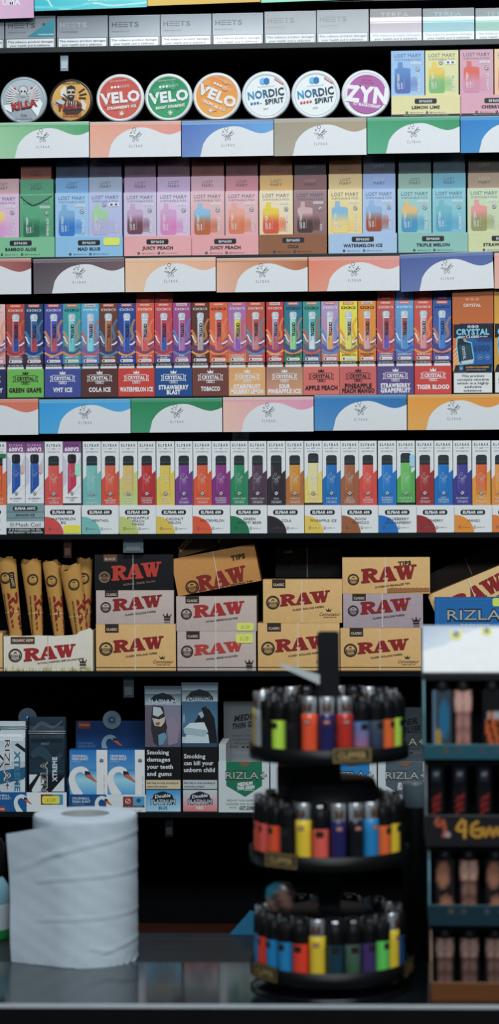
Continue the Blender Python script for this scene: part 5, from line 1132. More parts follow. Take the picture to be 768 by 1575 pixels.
# shield trays
def shield_tray(x0, x1, col, t1, t2, label, hdr, hc, hk, y_hdr=1076, lip=True, rk=(62,70,68), htxt2=None):
    p = Hh(x0, 1171.5, x1, 1250, .004); w, h = p.pw, p.ph; Wh = (192,200,202)
    tray(p, Wh, .1)
    m = w*.5 + 2
    p.poly([(12,0),(w-11,0),(w-11,37),(m,54),(12,37)], col, 2); p.poly([(m-9,0),(m+9,0),(m+4,7),(m-4,7)], (120,86,62), 3)
    rizla(p, m+1, 21, 64, 12, (168,172,168), mix(rk, BLACK, .6), 3); p.text(t1, m, 34, 23, 5, WHITE, 4, 2, 6, .2); p.text(t2, m+1, 40, 27, 5, WHITE, 4, 2, 6, .2); p.rect(m-2, 43.5, m+14, 44.2, WHITE, 4)
    p.text('MEDIUM THIN PAPERS IN AN', m, 59.5, 56, 3, (108,114,118), 3, 0); p.text('UNLEADED AND QUICKER BURN', m, 65, 60, 3, (108,114,118), 3, 0); p.text('WITH', m-19, 70.5, 11, 3, (90,96,100), 3, 0); p.text('CUT CORNERS', m+7, 70.5, 32, 3.8, (40,44,48), 3, 2, 0, .25); p.rect(m-9, 73.4, m+23, 73.9, (40,44,48), 3)
    r = p.finish('tray_body', label, 'paper tray', 'rolling paper trays with shields', root='paper_tray')
    f = Print.__new__(Print); MB.__init__(f)
    for k in ('w', 'h', 'pw', 'ph', 'sx', 'sz', 'g', 'm', 'mapf'): setattr(f, k, getattr(p, k))
    if lip:
        f.dy = .001; f.box(-p.w/2+.0008, -p.w/2+11.5*p.sx, .0012, .09, .002, p.h+27*p.sz, f.K((176,184,186)), CARD); f.build('side_flap', r); MB.__init__(f)
    f.dy = .094; y_hdr += 12; H_ = (1250-y_hdr)*p.sz; o_ = 1171.5 - y_hdr
    f.box(-p.w/2+.001, p.w/2-.001, .094, .0952, .001, H_, f.K(hc), CARD)
    f.rect(1, -o_, w-1, 0, hc, 1, mix(hc, WHITE, .1))
    f.text(hdr[0], m, -o_+24, 46, 9, hk, 2, 2, 8, .25); f.text(hdr[1], m, -o_+36, 54, 8.5, hk, 2, 2, 8, .25); f.rect(m+4, -o_+39.5, m+26, -o_+40.6, hk, 2)
    for j, t in enumerate(('MEDIUM THIN PAPERS IN', 'UNLEADED AND QUICKER', 'WITH CUT CORNERS')): f.text(t, m, -o_+54+j*6, 56-j*4, 2.9, mix(hk, hc, .5), 2, 0 if j < 2 else 1)
    f.rect(3, -o_+67+6, w-4, -o_+74.5+6, mix(hc, WHITE, .12), 2) if False else None
    f.text('EXTRA THIN', 14, -o_+72, 19, 2.6, hk, 2, 1)
    for j in range(4): f.rect(30+j*7, -o_+70.6, 34+j*7, -o_+73.6, hk, 2)
    if htxt2: rizla(f, m, -20, 66, 12, (226,226,180), hc, 2)
    f.build('back_header', r); return r
shield_tray(336.5, 414.5, (14,108,76), 'MEDIUM', 'THIN GREEN', 'white paper tray with a green shield beside the warning packs', ('MEDIUM', 'THIN GREEN'), (120,124,128), (34,38,42))
shield_tray(416.5, 497.5, (150,40,46), 'MEDIUM', 'THIN RED', 'white paper tray behind the lighter stand, second of the shield trays', ('MEDIUM', 'THIN RED'), (44,48,54), (22,24,28), 1090)
shield_tray(499.5, 580, (20,118,186), 'MEDIUM', 'THIN BLUE', 'white paper tray with a blue shield behind the lighter stand', ('MEDIUM', 'THIN BLUE'), (40,44,50), (20,22,26), 1090)
shield_tray(582, 662, (74,88,98), 'SUPER', 'THIN SILVER', 'pale grey paper tray with a slate shield behind the pale header rack', ('SUPER', 'THIN SILVER'), (66,76,84), (26,30,34), 1085, True, (60,66,72), True)

# ------------------------------------------------------------------ clips under the boards
def clip(name, x0, y0, x1, y1, c, label, Y=YS+.012, mat=METAL, shape=0):
    a, b = at(x0, y0, Y), at(x1, y1, Y); m = MB(); w, h = b.x-a.x, a.z-b.z; t = .004
    m.box(-w/2, w/2, 0, t, 0, h, rgb(c), mat); m.box(-w*.35, w*.35, -.0012, 0, h*.12, h*.5, rgb(mix(c, WHITE, .25)), mat); m.box(-w*.4, w*.4, t, t+.02, h*.82, h, rgb(mix(c, BLACK, .3)), mat)
    m.box(-w*.5, w*.5, -.002, 0, h*.9, h, rgb(mix(c, BLACK, .2)), mat)
    o = m.build(name, None, ((a.x+b.x)/2, Y, b.z)); tag(o, label, 'shelf clip', None)
zb = lambda k: 787.5 + (CAM_Z - (Z[k]-.0075))/(YS+.012)*F_PX
clip('shelf_clip', 93, 80.5, 105, 109, (120,130,138), 'grey shelf clip hanging above the gold tin')
clip('shelf_clip', 189.5, 828, 220.7, 850, (150,168,172), 'wide chrome clip above the black-topped carton stack')
clip('shelf_clip', 98, 828, 110, 858, (110,66,50), 'reddish brown clip above the kraft cones')
clip('shelf_clip', 190, 1042, 206, 1073, (96,106,112), 'grey clip under the kraft shelf above the bird boxes')
clip('shelf_clip', 254, 1258, 266.5, 1287, (58,64,70), 'dark grey clip under the bottom shelf')

# ------------------------------------------------------------------ counter
ZC = CAM_Z - 0.538
PA, PB = at_z(0, 1545.5, ZC), at_z(768, 1547.5, ZC)
cdir = (PB-PA).normalized(); cn = Vector((-cdir.y, cdir.x, 0)); cmid = (PA+PB)/2
crot = math.atan2(cdir.y, cdir.x)
m_counter = plain('black_laminate', (22, 27, 31), 0.11, spec=0.7, noise=0.3, nscale=(5, 90, 5), rnoise=0.04)
m_streak = plain('streaked_laminate', (26, 31, 36), 0.4, spec=0.3, noise=0.8, nscale=(6, 150, 6), rnoise=0.1)
m_front = plain('counter_front_panel', (12, 14, 17), 0.5, spec=0.2)
m_trim = plain('aluminium_trim', (205, 214, 218), 0.4, 0.1, noise=0.05)
def cbox(name, y0, y1, z0, z1, m, x=(-1.1, 1.1)):
    b = MB(); b.box(x[0], x[1], y0, y1, z0, z1, (1, 1, 1, 1), m); o = b.build(name); o.location = (cmid.x, cmid.y, ZC); o.rotation_euler.z = crot; o['kind'] = 'structure'; return o
db = (at_z(384, 1435, ZC) - cmid).dot(cn); dm = (at_z(384, 1480, ZC) - cmid).dot(cn)
cbox('trim_12', 0.004, dm, -.03, 0, m_counter)                  # polished front of the counter top
cbox('trim_13', dm, db, -.03, 0, m_streak)                      # duller rear strip
cbox('trim_14', -0.001, 0.004, -.0032, 0.0004, m_trim)          # bright edge strip
cbox('trim_15', 0.006, 0.03, -ZC, -.03, m_front); cbox('trim_16', 0.0, 0.004, -.03, -.0032, m_front)
cbox('trim_17', 0.03, db, -.06, -.03, m_front)

# ------------------------------------------------------------------ paper roll
fp = at_z(121, 1489.5, ZC); R = 81.0*(fp.y+.06)/F_PX
rc = Vector((fp.x, fp.y + R, ZC)); RH = (ZC*0 + at(123, 1251, rc.y).z) - ZC
root = empty('paper_roll', rc); tag(root, 'white kitchen paper roll with a loose end, standing on the counter', 'paper roll')
def crease(px, py):
    d = 0
    for (x0, y0, x1, y1, a, w) in ((70,1315,205,1287,.0014,3),(60,1354,205,1346,.0013,2.4),(60,1417,205,1410,.0013,2.2),(145,1461,165,1465,.001,2.5),(165,1465,205,1453,.0016,2.5),(20,1330,90,1312,.0010,5)):
        if x0-8 <= px <= x1+8:
            yl = y0 + (y1-y0)*(px-x0)/(x1-x0); t = (py-yl)/w
            d += a*(math.exp(-t*t) - .7*math.exp(-(t-2)**2))
    d = d*.55 + .0003*math.sin(px*.05+py*.04)*math.sin(py*.05-px*.03) + .00012*math.sin(px*.13-py*.21)
    if py > 1478: d += .0009*math.sin(px*.75 + py*.5)*min(1, (py-1478)/6)
    return d
m = MB(); n, k = 120, 60; PW = rgb((202,217,228), 1.0)
def pxof(a, f): return 121 - 81*math.sin(a), 1489 - f*(1489-1262)
rows = []
for j in range(k+1):
    f = j/k; ring = []
    for i in range(n):
        a = 2*PI*i/n                                        # a = 0 faces the camera, growing to the left
        px, py = pxof(a, f); d = crease(px, py) if math.cos(a) > -.2 else 0
        r = R*(1 - .012*(1-f)*0) + d - (.0015 if j == k else 0)
        ring.append((-r*math.sin(a), -r*math.cos(a), RH*f))
    rows.append(ring)
vs = [q for r_ in rows for q in r_]
m.mesh(vs, [(j*n+i, (j+1)*n+i, (j+1)*n+(i+1) % n, j*n+(i+1) % n) for j in range(k) for i in range(n)], PW, PAPER, True)
ri = R*.46
inn = [(-ri*math.sin(2*PI*i/n), -ri*math.cos(2*PI*i/n), RH) for i in range(n)]
tv = rows[-1] + [(x*.7+ (-R*math.sin(2*PI*i/n))*.0, y*.7, RH+.0008*math.sin(9*2*PI*i/n)) for i, (x, y, z) in enumerate(rows[-1])] + inn
m.mesh(tv, [(r_*n+i, (r_+1)*n+i, (r_+1)*n+(i+1) % n, r_*n+(i+1) % n) for r_ in (0, 1) for i in range(n)], PW, PAPER)
m.build('paper_body', root)
m = MB(); m.lathe([(ri, RH), (ri, .002)], 48, rgb((112,116,118)), KRAFT, cap=False); m.lathe([(ri-.001, .002), (ri-.001, RH-.0005), (ri, RH-.0005)], 48, rgb((140,144,146)), KRAFT, cap=False); m.build('core_tube', root)
m = MB(); nu, nv = 46, 60
ph0 = math.radians(25); Rs = R + .0012
def sheet(i, j, off=0):
    s_ = i/nu; f = j/nv
    L1 = Rs*math.radians(22); Lx = 1.03*R + .05*R*(1-f)*0
    t = s_*(L1+Lx)
    if t < L1: a = ph0 - math.radians(22) + t/Rs; x, y = -Rs*math.sin(a), -Rs*math.cos(a)
    else:
        q = t-L1; x, y = -Rs*math.sin(ph0) - q*math.cos(ph0), -Rs*math.cos(ph0) + q*math.sin(ph0)
    drop = .011*max(0, (t-L1)/Lx)**1.0 + .004*s_
    xs = max(0, (t-L1)/Lx); x += .001*xs*(1-f) - .004*xs*f
    z = .0006 + (RH - .006 - drop)*f
    px = 121 + x/R*81; py = 1489 - f*(1489-1268)
    d = crease(px, py)*(1-.6*xs) + .0016*xs*math.sin(f*7+.5) + off
    nx, ny = -math.sin(ph0), -math.cos(ph0)
    return (x + nx*d, y + ny*d, z)
vs = [sheet(i, j) for j in range(nv+1) for i in range(nu+1)]; N1 = nu+1
m.mesh(vs, [(j*N1+i, (j+1)*N1+i, (j+1)*N1+i+1, j*N1+i+1) for j in range(nv) for i in range(nu)], PW, PAPER, True)
vs2 = [sheet(i, j, -.0006) for j in range(nv+1) for i in range(nu+1)]
m.mesh(vs2, [(j*N1+i, j*N1+i+1, (j+1)*N1+i+1, (j+1)*N1+i) for j in range(nv) for i in range(nu)], PW, PAPER, True)
ed = [(i, 0) for i in range(nu+1)] + [(nu, j) for j in range(nv+1)] + [(i, nv) for i in range(nu, -1, -1)]
for (a, b), (c, d) in zip(ed, ed[1:]): m.face([vs[b*N1+a], vs[d*N1+c], vs2[d*N1+c], vs2[b*N1+a]], PW, PAPER)
m.build('loose_sheet', root)

# bottle behind the roll, blue card on the counter
bc = at_z(-14, 1441, ZC); bc.y = at_z(-14, 1441, ZC).y
root = empty('spray_bottle', bc); tag(root, 'pale cleaning bottle with a green foot and black cap, half out of the frame', 'bottle')
m = MB(); rb = 29*bc.y/F_PX; hz = lambda y: at(0, y, bc.y).z - ZC
m.lathe([(rb*.97, 0), (rb, .003), (rb, hz(1427))], 36, rgb((30,150,70)), GLOSS); m.lathe([(rb, hz(1427)), (rb, hz(1388))], 36, rgb((196,212,220)), GLOSS, cap=False); m.lathe([(rb, hz(1388)), (rb*.97, hz(1362)), (rb*.7, hz(1350)), (rb*.55, hz(1345))], 36, rgb((120,170,186)), GLOSS); m.build('body', root)
m = MB(); m.lathe([(rb*.6, hz(1348)), (rb*.75, hz(1343)), (rb*.78, hz(1300)), (rb*.6, hz(1290))], 28, rgb((18,20,24)), DARK); m.build('cap', root)
c0 = at_z(383, 1437.5, ZC)
root = MB(); s_ = c0.y/F_PX
root.mesh([(-30*s_,0,0),(12*s_,0,0),(12*s_,0,34*s_),(2*s_,0,37*s_),(-30*s_,.001,.001),(-30*s_,.0016,0),(12*s_,.03,0),(12*s_,.0016,34*s_),(2*s_,.0016,37*s_)], [(0,1,2,3),(1,6,7,2),(5,8,7,6),(0,3,8,5),(3,2,7,8),(0,5,6,1)], rgb((30,120,160)), CARD)
tag(root.build('folded_card', None, c0), 'folded blue card standing on the counter behind the lighter stand', 'card')

# ------------------------------------------------------------------ revolving lighter stand
SC = at_z(508, 1517, ZC); RB = .0905
stand = empty('lighter_stand', SC); tag(stand, 'black three-tier revolving lighter stand with a square post and gold badges', 'lighter stand')
KD = rgb((14,15,17)); KD2 = rgb((22,24,27))
m = MB(); m.lathe([(RB*.98, 0), (RB*1.0, .002), (RB*.96, .0045), (RB*.8, .006)], 64, KD, GLOSS); m.build('base', stand)
def zt(py, Y=None): return at(508, py, Y or SC.y).z - ZC
m = MB(); pw_ = .0122; m.box(-pw_, pw_, -pw_, pw_, .006, zt(973), KD2, DARK); m.box(-pw_*.8, pw_*.8, -pw_*.8, pw_*.8, zt(973), zt(971.5), KD, DARK); m.build('post', stand)
m = MB(); a, b = at(427, 1179, SC.y-.02)-SC, at(524, 1246, SC.y-.02)-SC
m.box(a.x, b.x, -.03, .03, b.z, a.z, KD, RIM); m.box(b.x, b.x+.030, -.026, .026, b.z, a.z-.017, KD, RIM); m.build('post_collar', stand)
m = MB(); a, b = at(433, 1020, SC.y-.02)-SC, at(492, 1038, SC.y-.02)-SC
m.mesh([(a.x,a.y,a.z),(a.x-.001,a.y,a.z-.004),(b.x,b.y,b.z-.011),(b.x,b.y,b.z),(a.x,a.y+.002,a.z),(a.x-.001,a.y+.002,a.z-.004),(b.x,b.y+.002,b.z-.011),(b.x,b.y+.002,b.z)], [(0,1,2,3),(7,6,5,4),(0,3,7,4),(1,5,6,2),(0,4,5,1),(3,2,6,7)], rgb((190,198,200)), CARD)
m.build('plastic_strap', stand)['label'] = 'white plastic strap'
YF = SC.y - RB
TZ = [at(508, 1178, YF).z - ZC, at(508, 1343, YF).z - ZC, at(508, 1522, YF).z - ZC]      # undersides of the three trays
BD = .0165
HOOD = None
LIGHT = {}
def patch(m, r, z0, z1, a0, a1, col, mat):
    n = 8; vs = [(r*math.sin(a0+(a1-a0)*i/n), -r*math.cos(a0+(a1-a0)*i/n), z) for z in (z0, z1) for i in range(n+1)]
    m.mesh(vs, [(i, i+1, n+2+i, n+1+i) for i in range(n)], col, mat, True)
LR, LH = .0090, .0525
m = MB(); m.lathe([(LR*.86, LH), (LR*.9, LH+.018), (LR*.84, LH+.0195), (LR*.7, LH+.0195)], 12, rgb((225,228,232)), METAL, cap=False, a0=PI, a1=2*PI); m.lathe([(LR*.7, LH), (LR*.7, LH+.0195)], 12, rgb((60,62,66)), METAL, cap=False, a0=PI, a1=2*PI); m.box(-LR*.5, LR*.5, -LR*.87, -LR*.8, LH+.004, LH+.013, rgb((150,92,60)), METAL)
hood0 = m.build('steel_hood'); 
m = MB(); m.lathe([(LR*1.04, LH-.0075), (LR*1.05, LH+.004), (LR*.95, LH+.012), (LR*.5, LH+.013)], 12, KD, DARK, a0=0, a1=PI); m.box(-LR*.7, LR*.7, -LR*.1, LR*.85, LH, LH+.012, KD, DARK)
lever0 = m.build('black_lever')
m = MB(); vs = []
for x in (-.003, .003):
    for i in range(14): vs.append((x, .001 + .0034*math.cos(2*PI*i/14), LH+.0145 + .0034*math.sin(2*PI*i/14)))
m.mesh(vs, [(i, (i+1) % 14, 14+(i+1) % 14, 14+i)[::-1] for i in range(14)] + [tuple(range(14)), tuple(range(27, 13, -1))], rgb((130,134,138)), METAL)
wheel0 = m.build('spark_wheel')
hood_me, lever_me, wheel_me = hood0.data, lever0.data, wheel0.data
for o in (hood0, lever0, wheel0): bpy.data.objects.remove(o)
m = MB(); patch(m, LR+.0002, LH-.010, LH-.005, -.42, .42, rgb((150,60,56)), GLOSS); patch(m, LR+.0003, LH-.0085, LH-.0065, -.3, .3, rgb((215,180,170)), GLOSS); mk_front = m.build('maker_mark').data
m = MB(); patch(m, LR+.0002, LH-.017, LH-.010, PI-.5, PI+.5, rgb((44,40,36)), GLOSS); mk_back = m.build('maker_mark').data
for o in [o for o in bpy.data.objects if o.name.startswith('maker_mark')]: bpy.data.objects.remove(o)
BODY = {}
def lighter(pos, ang, col, lever, label, grad=None):
    e = empty('pocket_lighter', pos, (0, 0, ang + (PI if lever else 0)))
    tag(e, label, 'lighter', 'lighters on the revolving stand')
    k = (col, grad)
    if k not in BODY:
        m = MB(); kb = (lambda p: rgb(mix(grad, col, max(0, min(1, p[2]/LH))), 1.2)) if grad else rgb(col, 1.3)
        m.lathe([(LR*.9, 0), (LR, .001), (LR, LH*.25), (LR, LH*.5), (LR, LH*.75), (LR, LH), (LR*.93, LH+.0008)], 24, kb, GLOSS)
        o = m.build('body', e); BODY[k] = o.data
    else:
        o = bpy.data.objects.new('body', BODY[k]); C.objects.link(o); o.parent = e
    for nm, me in (('steel_hood', hood_me), ('black_lever', lever_me), ('spark_wheel', wheel_me), ('maker_mark', mk_back if lever else mk_front)):
        o = bpy.data.objects.new(nm, me); C.objects.link(o); o.parent = e
N_ = 25
CN = {'gy':((150,158,164),'pale grey'),'bk':((20,21,24),'black'),'li':((176,222,60),'lime green'),'or':((236,74,34),'orange red'),'nv':((34,34,82),'navy'),'dr':((176,40,30),'dark red'),'pt':((60,130,190),'blue and pink'),'gg':((80,96,112),'grey-blue fading'),'og':((240,96,36),'orange'),'ye':((236,184,24),'yellow'),'co':((232,84,72),'coral'),'bl':((24,122,178),'blue'),'rd':((224,56,34),'bright red'),'tk':((24,58,72),'dark teal'),'gr':((92,108,104),'grey and green'),'pu':((66,48,98),'purple'),'gn':((88,196,84),'green'),'db':((20,70,120),'deep blue')}
FRONT = [
 (-14.4*1, 0.0, {-6:('ye',0),-5:('gy',0),-4:('bk',1),-3:('li',1),-2:('bk',1),-1:('or',0),0:('nv',0),1:('dr',0),2:('pt',1),3:('gg',1),4:('og',1),5:('li',1),6:('bk',1),9:('bk',0),10:('bk',1),11:('bk',0),12:('bk',1),-12:('nv',0),-11:('bk',0),-10:('li',1),-9:('bk',0)}),
 (0, -5.6, {-5:('or',1),-4:('co',1),-3:('or',1),-2:('bk',1),-1:('ye',0),0:('co',1),1:('nv',0),2:('bk',0),3:('bl',0),4:('og',1),5:('ye',1),6:('bk',1)}),
 (0, -8.7, {-5:('bl',1),-4:('rd',1),-3:('bl',1),-2:('bl',1),-1:('rd',1),0:('ye',0),1:('tk',1),2:('gr',1),3:('pu',1),4:('gn',1),5:('ye',0),6:('db',1)})]
GRAD = {'gg':(34,40,60),'gr':(40,84,50),'pt':(206,88,110),'gy':(170,172,168)}
ORD = ['at','first','second','third','fourth','fifth','sixth','seventh','eighth','ninth','tenth','eleventh','twelfth','thirteenth','fourteenth','fifteenth']
for t, (nm, (_, off, fr)) in enumerate(zip(('top', 'middle', 'bottom'), FRONT)):
    z0 = TZ[t]
    m = MB(); m.lathe([(.02, 0), (RB-.001, 0), (RB, .001), (RB, BD), (RB-.0022, BD), (RB-.0025, .002), (.02, .002)], 72, KD, RIM, cap=False); 
    m.lathe([(.02, .002), (.02, 0)], 24, KD2, DARK, cap=False)
    tr = m.build('tier_tray', stand, (0, 0, z0))
    m = MB(); hub = (.030, .064, .062)[t]; hh = (.03, .092, .072)[t]
    m.lathe([(hub, .002), (hub, hh*.7), (hub*.8, hh), (.0125, hh)], 40, KD, DARK, cap=False); m.build('hub', tr)
    for ba in ((17.5,), (-34,), (-50, 76))[t]:
        q = MB(); bw, bh = .0225, .0086
        q.box(-bw, bw, 0, .0012, -bh, bh, rgb((26,24,20)), DARK)
        P = Print.__new__(Print); MB.__init__(P); P.g = 1; P.m = CARD; P.mapf = None; P.dy = 0; P.pw = 60; P.ph = 23; P.sx = bw*2/60; P.sz = bh*2/23
        P.frame(1.5, 1.5, 58.5, 21.5, 1.3, (176,150,92), 2); P.frame(4.5, 4.5, 55.5, 18.5, .7, (150,128,80), 2); P.text('CLIPPER', 30, 11.5, 44, 8.5, (176,150,92), 3, 2)
        for o_ in (P,):
            for (vv) in [0]: pass
        b = q.build('badge', tr); a = math.radians(ba)
        b.location = ((RB+.0014)*math.sin(a), -(RB+.0014)*math.cos(a), BD*.5+.003); b.rotation_euler.z = a
        P.v = [(x, y, z - bh) for x, y, z in P.v]; b2 = P.build('badge_print'); 
        me = b.data; import bmesh
        b2.parent = tr; b2.location = b.location; b2.rotation_euler = b.rotation_euler
        b['label'] = 'gold-bordered lettered badge'
    for k in range(-12, 13):
        ck, lv = fr.get(k, ('bk', k % 2)); col, cn = CN[ck]
        a = math.radians(off + k*360/N_); r = RB - .0028 - LR - .0012
        side = 'right' if k > 0 else 'left'
        lab = f'{cn} round lighter at the front of the {nm} tier' if k == 0 else f'{cn} round lighter, {nm} tier, {ORD[abs(k)]} to the {side} of the front one'
        gcol = GRAD.get(ck)
        lighter((SC.x + r*math.sin(a), SC.y - r*math.cos(a), ZC + z0 + .0022), a, col, lv, lab, gcol)

# small printed pouch tucked under the middle tier, dark canister beside the stand
pp = at(432, 1372, SC.y - .045)
m = MB(); vs = []; nn = 16
for j in range(9):
    f = j/8 - .5
    for i in range(nn):
        a = 2*PI*i/nn; r = math.sqrt(max(0.02, 1 - (2*f)**2*.92))*(1 + .12*math.sin(3*a + j))
        vs.append((.017*r*math.cos(a), .007*r*math.sin(a), .036*f))
m.mesh(vs, [(j*nn+i, j*nn+(i+1) % nn, (j+1)*nn+(i+1) % nn, (j+1)*nn+i) for j in range(8) for i in range(nn)] + [tuple(range(nn))[::-1], tuple(8*nn+i for i in range(nn))], lambda p: rgb((36,116,138)) if p[0] < -.009 + .004*math.sin(p[2]*200) else rgb((150,112,98)) if math.sin(p[2]*260 + p[0]*200) > -.2 else rgb((60,44,42)), FILM, True)
tag(m.build('printed_pouch', None, (pp.x, pp.y - .0, ZC + TZ[2] + .0022 + LH + .0205 + .017), (0, .5, 0)), 'small crumpled pouch in flesh and teal lying under the middle tier', 'pouch')
cc = at_z(640, 1478, ZC); rc_ = 19*cc.y/F_PX
root = empty('canister', cc); tag(root, 'slim black canister with a shiny grey lid between stand and rack', 'canister')
hz = lambda y: at(640, y, cc.y).z - ZC
m = MB(); m.lathe([(rc_*.95, 0), (rc_, .002), (rc_, hz(1240)), (rc_*.96, hz(1238))], 32, rgb((12,13,15)), DARK); m.build('body', root)
m = MB(); m.lathe([(rc_*1.02, hz(1240)), (rc_*1.05, hz(1236)), (rc_*1.05, hz(1206)), (rc_*.98, hz(1202)), (rc_*.5, hz(1201))], 32, rgb((96,112,122)), GLOSS); m.build('lid', root)

# ------------------------------------------------------------------ rack of stacked display boxes
YR = at_z(700, 1540, ZC).y
def Rk(x0, y0, x1, y1, dy=0.0, g=1.0, mat=CARD): return Print(x0, y0, x1, y1, YR + dy, 0, g, mat)
DEP = .10
def display(x0, y0, x1, y1, lip0, lipc, edge, label, z, header=None, art=None):
    p = Rk(x0, y0, x1, y1); w, h = p.w, p.h
    e = empty('display_box', Vector((p.base.x, p.base.y, z))); e.location.z = z
    tag(e, label, 'display box', 'stacked counter display boxes')
    lh = (y1-lip0)*p.sz; t = .0016
    K = p.K(edge); Dk = p.K((18,20,23))
    m = MB(); m.box(-w/2, w/2, 0, DEP, 0, t, Dk, CARD); m.box(-w/2, w/2, DEP-t, DEP, t, h-.0004, Dk, CARD); m.build('tray_shell', e)
    for s_ in (-1, 1):
        m = MB(); x = s_*(w/2-t/2); X0, X1 = x-t/2, x+t/2
        out = [(0,.0), (DEP,0), (DEP,h-.0004), (.012,h-.0004), (.0,h*.55), (0, lh)]
        m.face([(X0,y,z_) for y, z_ in out][::-1], K, CARD); m.face([(X1,y,z_) for y, z_ in out], K, CARD)
        for (a, b), (c, d) in zip(out, out[1:]+out[:1]): m.face([(X0,a,b),(X1,a,b),(X1,c,d),(X0,c,d)], p.K(mix(edge, WHITE, .35)), CARD)
        m.build('side_panel', e)
    q = Print.__new__(Print); MB.__init__(q)
    for k in ('w', 'h', 'pw', 'ph', 'sx', 'sz', 'g', 'm', 'mapf'): setattr(q, k, getattr(p, k))
    q.dy = -.0008; q.box(-w/2, w/2, -.0008, .0004, 0, lh, q.K(lipc), CARD); l0 = lip0-y0
    q.rect(0, l0, q.pw, l0+1.5, mix(lipc, WHITE, .35), 1)
    if art: art(q, l0)
    q.build('front_lip', e)
    m = MB(); m.box(-w/2, w/2, .012, DEP, h-.0016, h-.0004, Dk, CARD); m.box(-w/2, w/2, .010, .012, h-.0075, h-.0004, Dk, CARD); m.build('top_board', e)
    if header: header(p, e)
    return p, z + h
def icons(q, l0):
    for u, c in ((34,(196,120,30)),(54,(150,100,110)),(90,(150,110,140)),(112,(130,130,140))): q.disc(u, l0+10, 4, mix(c, (20,60,70), .45), 2, 12); q.disc(u, l0+10, 2.2, (24,60,72), 3, 10)
def script(q, l0):
    q.ribbon([(20,l0+4),(16,l0+12),(22,l0+16),(27,l0+8),(30,l0+26),(26,l0+34)], 6, (170,80,50), 2); q.disc(34, l0+30, 5, (176,150,150), 2, 10)
    q.ribbon([(58,l0+6),(48,l0+22),(64,l0+24)], 5, (206,150,40), 2, 3); q.ribbon([(61,l0+8),(60,l0+36)], 5, (206,150,40), 2, 3)
    q.ribbon([(82,l0+10),(72,l0+16),(72,l0+30),(84,l0+32),(86,l0+22),(74,l0+23)], 5.5, (196,140,36), 2, 4)
    q.ribbon([(88,l0+18),(92,l0+32),(99,l0+19),(104,l0+32),(110,l0+19),(115,l0+31),(121,l0+19),(127,l0+31),(140,l0+22)], 6, (190,134,36), 3, 4)
def head(p, e):
    hp = (1037-960)*p.sz; z0 = p.h + .0004
    q = Print.__new__(Print); MB.__init__(q)
    for k in ('w', 'sx', 'sz', 'g', 'm', 'mapf'): setattr(q, k, getattr(p, k))
    q.pw = p.pw; q.ph = 73; q.h = hp
    q.g = 1.5; q.box(-q.w/2, q.w/2, 0, .002, 0, hp, q.K((150,164,178)), CARD)
    q.dy = -.0002
    q.poly([(0,0),(q.pw,0),(q.pw,73),(0,73)], [(150,160,178),(200,210,222),(205,225,236),(186,212,228)], 1)
    q.poly([(0,38),(34,30),(60,12),(90,2),(q.pw,2),(q.pw,73),(0,73)], (206,220,230), 2); q.poly([(48,73),(46,44),(60,22),(90,8),(q.pw,6),(q.pw,73)], (232,228,232), 3)
    q.rrect(60, 26, 108, 36, 4, (244,248,250), 4); q.disc(70, 58, 12, (238,224,226), 4, 14); q.disc(110, 54, 16, (222,226,234), 4, 14)
    for u, v, r in ((53,11,9.5),(101,5,8.5)):
        q.ring(u, v, r, r*.6, (226,226,60), 6, 20, -10, 190); q.disc(u, v, r*.55, (120,124,120), 5, 12)
        q.ribbon([(u-r*.8,v),(u-r*.8,v-5)], r*.4, (226,226,60), 6, 1); q.ribbon([(u+r*.8,v),(u+r*.8,v-5)], r*.4, (226,226,60), 6, 1)
    o = q.build('header_board', e); o.location = (0, DEP*.25, z0 - .0004); o.rotation_euler.x = -.38; o['label'] = 'pale header board with two yellow loops'
z = ZC + .0004
pD, z4_ = display(663, 1424, 806, 1540, 1511, (112,62,24), (124,74,34), 'bottom display box with an amber front lip and torso-printed lighters', z)
zD = z
pC, z3_ = display(660, 1302, 803, 1424, 1392, (14,50,62), (40,120,140), 'display box with a plain teal lip, second from the counter', z4_, art=icons)
zC_ = z4_
pB, z2_ = display(655, 1168, 798, 1302, 1254, (22,22,26), (60,76,84), 'display box with yellow script on a dark lip, holding black tubes', z3_, art=script)
zB_ = z3_
pA, z1_ = display(652, 1037, 795, 1168, 1145, (26,84,98), (40,120,140), 'top display box with a teal lip and pale header board', z2_, header=head, art=icons)
zA_ = z2_
